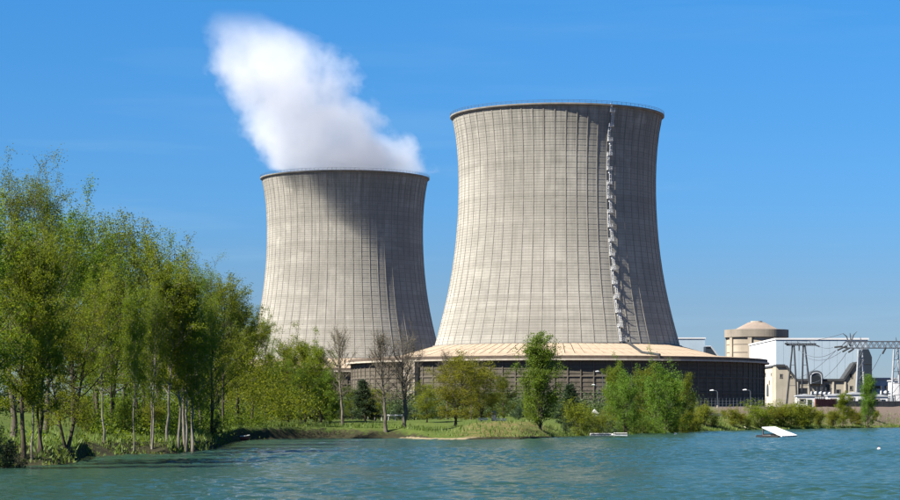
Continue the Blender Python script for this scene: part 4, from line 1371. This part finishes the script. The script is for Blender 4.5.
G1 = 'trees on the left bank'
T = [
 # name, mesh, px, Y, top row, wide, label
 ('riverside_tree', 'a3', -32, 120, 172, 1.0, 'bushy green tree half cut off by the left edge'),
 ('riverside_tree', 'a8', 14, 138, 150, 0.95, 'tallest tree at far left, thin open crown against the sky'),
 ('riverside_tree', 'a1', 24, 129, 196, 0.85, 'yellow-green tree on the leftmost slender trunk at the waterline'),
 ('riverside_tree', 'a8', 46, 150, 153, 0.8, 'tall open-crowned tree just right of the tallest at far left'),
 ('riverside_tree', 'a2', 40, 131, 215, 0.85, 'twin-stemmed yellow-green tree on the small point at the left'),
 ('leaning_tree', 'a7', 67, 136, 262, 0.9, 'low forked tree leaning over the water on the left point'),
 ('riverside_tree', 'a3', 74, 172, 180, 0.8, 'rounded green tree below the open-crowned ones at the left'),
 ('riverside_tree', 'a9', 98, 184, 198, 1.0, 'broad yellow-green tree behind the left cove'),
 ('riverside_tree', 'a10', 113, 180, 212, 0.9, 'three-stemmed tree set back from the left cove'),
 ('riverside_tree', 'a10', 126, 205, 206, 0.95, 'rounded tree standing back behind the left cove'),
 ('riverside_tree', 'a9', 143, 183, 220, 1.0, 'thick dark-trunked tree right of the left cove'),
 ('riverside_tree', 'a10', 158, 200, 224, 0.8, 'yellow-green tree behind the thick dark trunk'),
 ('slim_tree', 'a5', 104, 159.5, 255, 0.8, 'slim pale-trunked tree at the water in the middle of the left cove'),
 ('slim_tree', 'a5', 134, 162, 272, 0.65, 'slim tree just left of the thick dark trunk'),
 ('slim_tree', 'a6', 152, 164, 280, 0.65, 'slim forked tree just right of the thick dark trunk'),
 ('slim_tree', 'a5', 32, 129, 250, 0.7, 'slim tree between the two trunks on the left point'),
 ('birch_tree', 'a5', 167, 166, 243, 1.0, 'slim pale-trunked birch, first from the left of the row'),
 ('riverside_tree', 'a9', 176, 206, 234, 0.85, 'many-stemmed tree rising behind the pale birches'),
 ('birch_tree', 'a5', 179, 167, 252, 1.0, 'upright birch with pale bark, second of the row'),
 ('birch_tree', 'a6', 186, 169, 262, 0.95, 'forked birch in the middle of the pale-trunked row'),
 ('birch_tree', 'a6', 193, 170, 286, 0.9, 'birch leaning to the right with the palest trunk'),
 ('riverside_tree', 'a8', 200, 200, 252, 0.8, 'thin-crowned tree above the right end of the birch row'),
 ('riverside_tree', 'a10', 212, 186, 290, 0.8, 'dark bushy tree at the tip of the left bank'),
 ('riverside_tree', 'a2', 222, 224, 263, 0.9, 'slender tree just behind the tip of the left bank'),
 ('riverside_tree', 'a4', 238, 250, 272, 0.9, 'tree with a ragged top left of the far cooling tower'),
 ('riverside_tree', 'a1', 252, 262, 304, 0.9, 'green tree at the lower left edge of the far cooling tower'),
]
for nm, key, px, Y, top, wd, lab in T:
    plant(nm, key, px, Y, top, lab, 'tree', G1, wide=wd)
G2 = 'trees in front of the cooling towers'
T2 = [
 ('park_tree', 'a8', 265, 280, 306, 0.7, 'thin tree whose top stands against the left foot of the far tower'),
 ('park_tree', 'm1', 272, 285, 350, 1.1, 'rounded green tree at the left of the park behind the dark bank'),
 ('park_tree', 'm2', 288, 292, 326, 1.0, 'pointed spring-green tree in front of the far tower, left one'),
 ('park_tree', 'm2', 305, 300, 322, 1.0, 'pointed spring-green tree in front of the far tower, middle one'),
 ('park_tree', 'm1', 301, 278, 358, 1.05, 'dense rounded tree low before the far tower'),
 ('park_tree', 'm2', 321, 296, 328, 0.95, 'pointed spring-green tree in front of the far tower, right one'),
 ('evergreen_tree', 'm5', 321, 300, 372, 1.1, 'dark conical evergreen behind the bright bush'),
 ('park_tree', 'm4', 330, 284, 370, 1.2, 'short bright green columnar tree beside the dark evergreen'),
 ('evergreen_tree', 'm5', 365, 310, 380, 1.8, 'dark low evergreen before the left end of the near apron'),
 ('park_tree', 'm1', 352, 318, 384, 1.3, 'small green tree under the left bare trees'),
 ('park_tree', 'm3', 375, 315, 385, 1.2, 'small olive tree between the bare trees'),
 ('park_tree', 'm3', 427, 300, 380, 1.3, 'small olive tree right of the tall bare trees'),
 ('park_tree', 'm3', 455, 284, 350, 1.35, 'yellow-olive spreading tree, left of the pair at the mound'),
 ('park_tree', 'm3', 482, 290, 362, 1.3, 'yellow-olive spreading tree, right of the pair at the mound'),
 ('park_tree', 'm1', 504, 296, 368, 1.15, 'dark green tree between the olive pair and the tall poplar'),
 ('poplar_tree', 'm4', 540, 268, 332, 1.12, 'tall narrow bright green poplar at the end of the mound'),
 ('poplar_tree', 'm7', 529, 276, 392, 0.95, 'short sapling leaning out left of the tall poplar'),
 ('evergreen_tree', 'm5', 570, 305, 384, 1.7, 'dark bush-like evergreen right of the tall poplar'),
 ('park_tree', 'm6', 626, 303, 353, 0.95, 'broad bright green tree, left of the pair by the pontoons'),
 ('park_tree', 'm7', 615, 312, 362, 0.75, 'pale spring-green tree behind the left tree of the pair'),
 ('park_tree', 'm6', 663, 322, 346, 1.0, 'broad bright green tree, right of the pair by the pontoons'),
 ('park_tree', 'm7', 681, 332, 374, 0.8, 'shorter green tree leaning right beside the paired trees'),
 ('park_tree', 'm7', 645, 330, 364, 0.8, 'green tree in the gap between the paired trees'),
 ('young_tree', 'm7', 843, 424, 391, 1.1, 'small loose young tree on the right bank below the gantry'),
 ('young_tree', 'm4', 868, 430, 374, 0.9, 'slim young tree on the right bank before the dark tower'),
]
for nm, key, px, Y, top, wd, lab in T2:
    plant(nm, key, px, Y, top, lab, 'tree', G2, wide=wd)
G3 = 'leafless trees on the middle bank'
T3 = [
 ('bare_tree', 'b1', 343, 275, 322, 1.0, 'bare thin tree before the right side of the far tower, left of the three'),
 ('bare_tree', 'b1', 386, 261, 326, 1.2, 'bare tree with a trunk leaning over the sand spit'),
 ('bare_tree', 'b2', 405, 263, 314, 1.15, 'tallest bare tree with dark double trunk on the lawn'),
 ('bare_tree', 'b2', 471, 330, 344, 0.9, 'bare treetop behind the olive pair, against the apron roof'),
 ('bare_tree', 'b1', 448, 335, 346, 0.9, 'bare treetop left of the olive pair, against the apron roof'),
]
for nm, key, px, Y, top, wd, lab in T3:
    plant(nm, key, px, Y, top, lab, 'tree', G3, wide=wd)
G4 = 'bushes along the banks'
T4 = [
 ('bush', 's1', 578, 284, 398, 1.3, 'yellow-green bush right below the dark evergreen by the poplar'),
 ('bush', 's2', 592, 290, 411, 1.3, 'green bush behind the longer pontoon'),
 ('bush', 's1', 602, 296, 409, 1.3, 'yellow-green bush below the pale street lamps'),
 ('bush', 's4', 613, 294, 420, 1.2, 'dark bush at the water behind the shorter pontoon'),
 ('bush', 's4', 566, 280, 418, 1.1, 'dark bush at the right end of the mound'),
 ('bush', 's2', 640, 318, 414, 1.3, 'low green bush at the foot of the left paired tree'),
 ('bush', 's4', 655, 330, 416, 1.2, 'dark low bush between the trunks of the paired trees'),
 ('bush', 's3', 692, 352, 407, 1.5, 'grey-green bush right of the paired trees'),
 ('bush', 's3', 704, 368.6, 401, 1.49, 'grey-green bush at the left end of the white fence'),
 ('bush', 's2', 697, 362, 415, 1.3, 'low green bush at the water right of the paired trees'),
 ('bush', 's3', 733, 378.2, 405, 1.38, 'brownish bush at the slipway, in front of the fence'),
 ('bush', 's3', 741, 382.4, 410, 1.38, 'olive bush at the water right of the slipway'),
 ('bush', 's1', 758, 388.2, 399, 1.61, 'rounded bright yellow-green bush behind the ski ramp'),
 ('bush', 's3', 772, 396.8, 404, 1.61, 'olive bush above the upper end of the ski ramp'),
 ('bush', 's3', 783, 398.2, 399, 1.61, 'tall olive bush below the beige annex'),
 ('bush', 's2', 790, 400.0, 410, 1.61, 'low green bush below the double pylon, left side'),
 ('bush', 's3', 798, 404.2, 398, 1.61, 'tall olive bush below the double pylon'),
 ('bush', 's3', 809, 411.1, 402, 1.49, 'olive bush left of the low reddish wall'),
 ('bush', 's3', 833, 420.2, 407, 1.38, 'low olive bush in front of the low reddish wall'),
 ('bush', 's3', 858, 431.7, 409, 1.38, 'low olive bush between the two young trees'),
 ('bush', 's2', 748, 384.2, 415, 1.49, 'low green bush on the shore left of the ski ramp'),
 ('bush', 's2', 714, 371, 411, 1.5, 'low green bush at the water left of the slipway'),
 ('bush', 's3', 724, 384, 408, 1.3, 'olive bush just right of the dark slipway'),
 ('bush', 's2', 765, 391, 411, 1.5, 'low green bush between the yellow-green bush and the olive one'),
 ('bush', 's3', 819, 416, 407, 1.3, 'olive bush below the left end of the low reddish wall'),
 ('bush', 's2', 803, 408, 412, 1.5, 'low green bush at the water below the double pylon, right side'),
 ('bush', 's3', 851, 432, 405, 1.1, 'thin olive bush just right of the small young tree'),
 ('bush', 's3', 876, 446, 408, 1.1, 'thin olive bush right of the slim young tree'),
 ('bush', 's1', 86, 170, 402, 1.0, 'yellow-green bush behind the left cove'),
 ('bush', 's2', 124, 176, 395, 1.2, 'green bush right of the three-stemmed tree'),
 ('bush', 's1', 152, 180, 398, 1.2, 'yellow-green bush behind the thick dark trunk'),
 ('bush', 's4', 214, 186, 412, 0.9, 'dark bush at the tip of the left bank'),
 ('bush', 's2', 232, 258, 405, 1.3, 'green bush behind the shaded left bank'),
 ('bush', 's4', 252, 272, 402, 1.4, 'dark bush at the back of the shaded left bank'),
 ('bush', 's2', 284, 300, 400, 1.5, 'green bush under the rounded park trees'),
 ('bush', 's4', 8, 122, 425, 1.2, 'dark overhanging bush at the left edge of the water'),
 ('bush', 's4', 345, 320, 403, 1.3, 'dark bush behind the left bare tree'),
 ('bush', 's4', 400, 330, 400, 1.5, 'dark bush behind the two bare trees'),
 ('bush', 's4', 440, 320, 405, 1.3, 'dark bush at the foot of the olive pair'),
 ('bush', 's4', 518, 318, 402, 1.4, 'dark bush left of the tall poplar'),
]
for nm, key, px, Y, top, wd, lab in T4:
    plant(nm, key, px, Y, top, lab, 'bush', G4, wide=wd)

def hedge(px0, px1, Y0, Y1, h, d, label, leaf, seed):
    rg = np.random.RandomState(seed)
    x0, x1 = PX(px0, Y0), PX(px1, Y1)
    L = math.hypot(x1 - x0, Y1 - Y0)
    n = int(L * h * 260)
    t = rg.uniform(0, 1, n)
    X = x0 + (x1 - x0) * t + rg.normal(0, 0.08, n); Y = Y0 + (Y1 - Y0) * t + rg.uniform(-d / 2, d / 2, n)
    hh = h * (0.9 + 0.12 * np.sin(t * L * 1.1) + 0.08 * np.sin(t * L * 2.7 + 1))
    Z = ground_z(X, Y) + hh * rg.uniform(0.0, 1, n) ** 0.7
    g = gz(x0, Y0)
    V, Q = leaf_quads(np.stack([X - x0, Y - Y0, Z - g], 1), 0.22, rg)
    root = empty('hedge', (x0, Y0, g))
    link('foliage', np_mesh('foliage', V, Q, M[leaf]), root)
    st = []
    for i in range(int(L / 1.2)):
        tt = (i + 0.5) / int(L / 1.2)
        xx, yy = (x1 - x0) * tt, (Y1 - Y0) * tt
        zz = gz(x0 + xx, Y0 + yy) - g
        st.append((np.array([[xx, yy, zz - 0.2], [xx + 0.05, yy, zz + h * 0.45], [xx - 0.06, yy, zz + h * 0.8]]), np.array([0.06, 0.05, 0.03])))
    V, Q = tubes_np(st, 5)
    link('stems', np_mesh('stems', V, Q, M['bark']), root)
    tag(root, label, 'hedge', 'clipped hedges behind the lawns')
hedge(-60, 92, 225, 225, 2.2, 1.6, 'dark clipped hedge behind the left lawn', 'leaf_dark', 1)
hedge(226, 345, 330, 330, 1.3, 1.4, 'green clipped hedge behind the park lawn', 'leaf_green', 2)
hedge(348, 445, 335, 335, 1.2, 1.4, 'dark clipped hedge behind the white lawn rail', 'leaf_dark', 3)

# undergrowth between the left trunks: a mass nobody could count
def undergrowth():
    rg = np.random.RandomState(77)
    C = []
    for i in range(700):
        px = rg.uniform(-80, 262)
        al = math.atan((px - 450) / F)
        t = rg.uniform(4, 55) if px < 215 else rg.uniform(5, 30)
        d = float(shore(al)) + t
        x, y = d * math.sin(al), d * math.cos(al)
        if px < 95 and (t > 12 or rg.uniform() < 0.5): continue
        if t < 14 and rg.uniform() < 0.82: continue
        h = rg.uniform(0.5, 1.6 if t < 20 else 3.2); w = h * rg.uniform(0.5, 0.9)
        n = int(90 * h)
        q = rg.normal(size=(n, 3)) * np.array([w * 0.6, w * 0.6, h * 0.33]) + np.array([x, y, 0])
        q[:, 2] = ground_z(q[:, 0], q[:, 1]) + np.abs(q[:, 2] + h * 0.35)
        C.append(q)
    C = np.concatenate(C)
    V, Q = leaf_quads(C, 0.2, rg)
    o = link('undergrowth', np_mesh('undergrowth', V, Q, M['leaf_green']))
    tag(o, 'tangled green undergrowth between the trunks of the left bank', 'undergrowth', kind='stuff')
undergrowth()
def wood_behind():
    """the far side of the left wood, seen only as a green mass between the crowns"""
    rg = np.random.RandomState(78)
    C = []
    for i in range(260):
        px = rg.uniform(-120, 300)
        Y = rg.uniform(240, 330)
        x = PX(px, Y)
        top = np.interp(px, [-120, 0, 60, 120, 200, 260, 300], [210, 225, 240, 265, 300, 352, 385])
        h = (HZ - top) * Y / F + rg.uniform(-3, 0.5)
        c = np.array([x, Y, 3 + rg.uniform(-0.02, 1) * max(h, 2)])
        n = 620
        C.append(c + rg.normal(size=(n, 3)) * np.array([1.5, 1.5, 1.2]))
    C = np.concatenate(C)
    C[:, 2] = np.maximum(C[:, 2], ground_z(C[:, 0], C[:, 1]) + 0.1)
    V, Q = leaf_quads(C, 0.21, rg)
    o = link('wood', np_mesh('wood', V, Q, M['leaf_spring']))
    tag(o, 'dense leafy wood closing the view behind the left bank trees', 'wood', kind='stuff')
wood_behind()

def shrubbery():
    rg = np.random.RandomState(80)
    C = []
    for i in range(330):
        px = rg.uniform(228, 690)
        Y = rg.uniform(345, 430)
        x = PX(px, Y)
        h = rg.uniform(1.6, 4.6); w = h * rg.uniform(0.45, 0.8)
        n = int(75 * h)
        q = rg.normal(size=(n, 3)) * np.array([w * 0.6, w * 0.6, h * 0.33]) + np.array([x, Y, 0])
        q[:, 2] = ground_z(q[:, 0], q[:, 1]) + np.abs(q[:, 2] + h * 0.35)
        C.append(q)
    V, Q = leaf_quads(np.concatenate(C), 0.30, rg)
    o = link('shrubbery', np_mesh('shrubbery', V, Q, M['leaf_dark2']))
    tag(o, 'dense dark shrubbery at the foot of the near tower apron wall', 'shrubbery', kind='stuff')
shrubbery()

def bank_grass():
    rg = np.random.RandomState(9)
    n = 60000
    px = np.concatenate([rg.uniform(-40, 240, n // 2), rg.uniform(230, 910, n - n // 2)])
    al = np.arctan((px - 450) / F)
    t = np.abs(rg.exponential(7, n)) + 0.2
    d = shore(al) + t
    X = d * np.sin(al); Y = d * np.cos(al)
    Z = ground_z(X, Y)
    patch = hnoise(X, Y, 0.6)
    h = rg.uniform(0.12, 0.42, n) * (1 + 0.7 * np.clip(patch, -0.8, 1))
    keep = (Z > 0.02) & (patch > -0.65) & ~((px > 222) & (px < 420) & (t < 4.5)) & ~((px < 222) & (rg.uniform(0, 1, n) < np.interp(t, [0, 6, 14], [0.95, 0.8, 0.5]))) & ~((px > 430) & (px < 575) & (rg.uniform(0, 1, n) < 0.75)) & ~((px > 395) & (px < 480) & (t < 2.2))
    X, Y, Z, h = X[keep], Y[keep], Z[keep], h[keep]
    m = len(X)
    a = rg.uniform(0, 6.28, m); w = rg.uniform(0.03, 0.09, m)
    lx = rg.normal(0, 0.12, m); ly = rg.normal(0, 0.12, m)
    V = np.stack([np.stack([X - np.cos(a) * w, Y - np.sin(a) * w, Z - 0.03], 1), np.stack([X + np.cos(a) * w, Y + np.sin(a) * w, Z - 0.03], 1), np.stack([X + lx, Y + ly, Z + h], 1)], 1).reshape(-1, 3)
    o = link('bank_grass', np_mesh('bank_grass', V, np.arange(m * 3).reshape(m, 3), M['grass']))
    tag(o, 'rough green grass growing along the banks', 'grass', kind='stuff')
bank_grass()
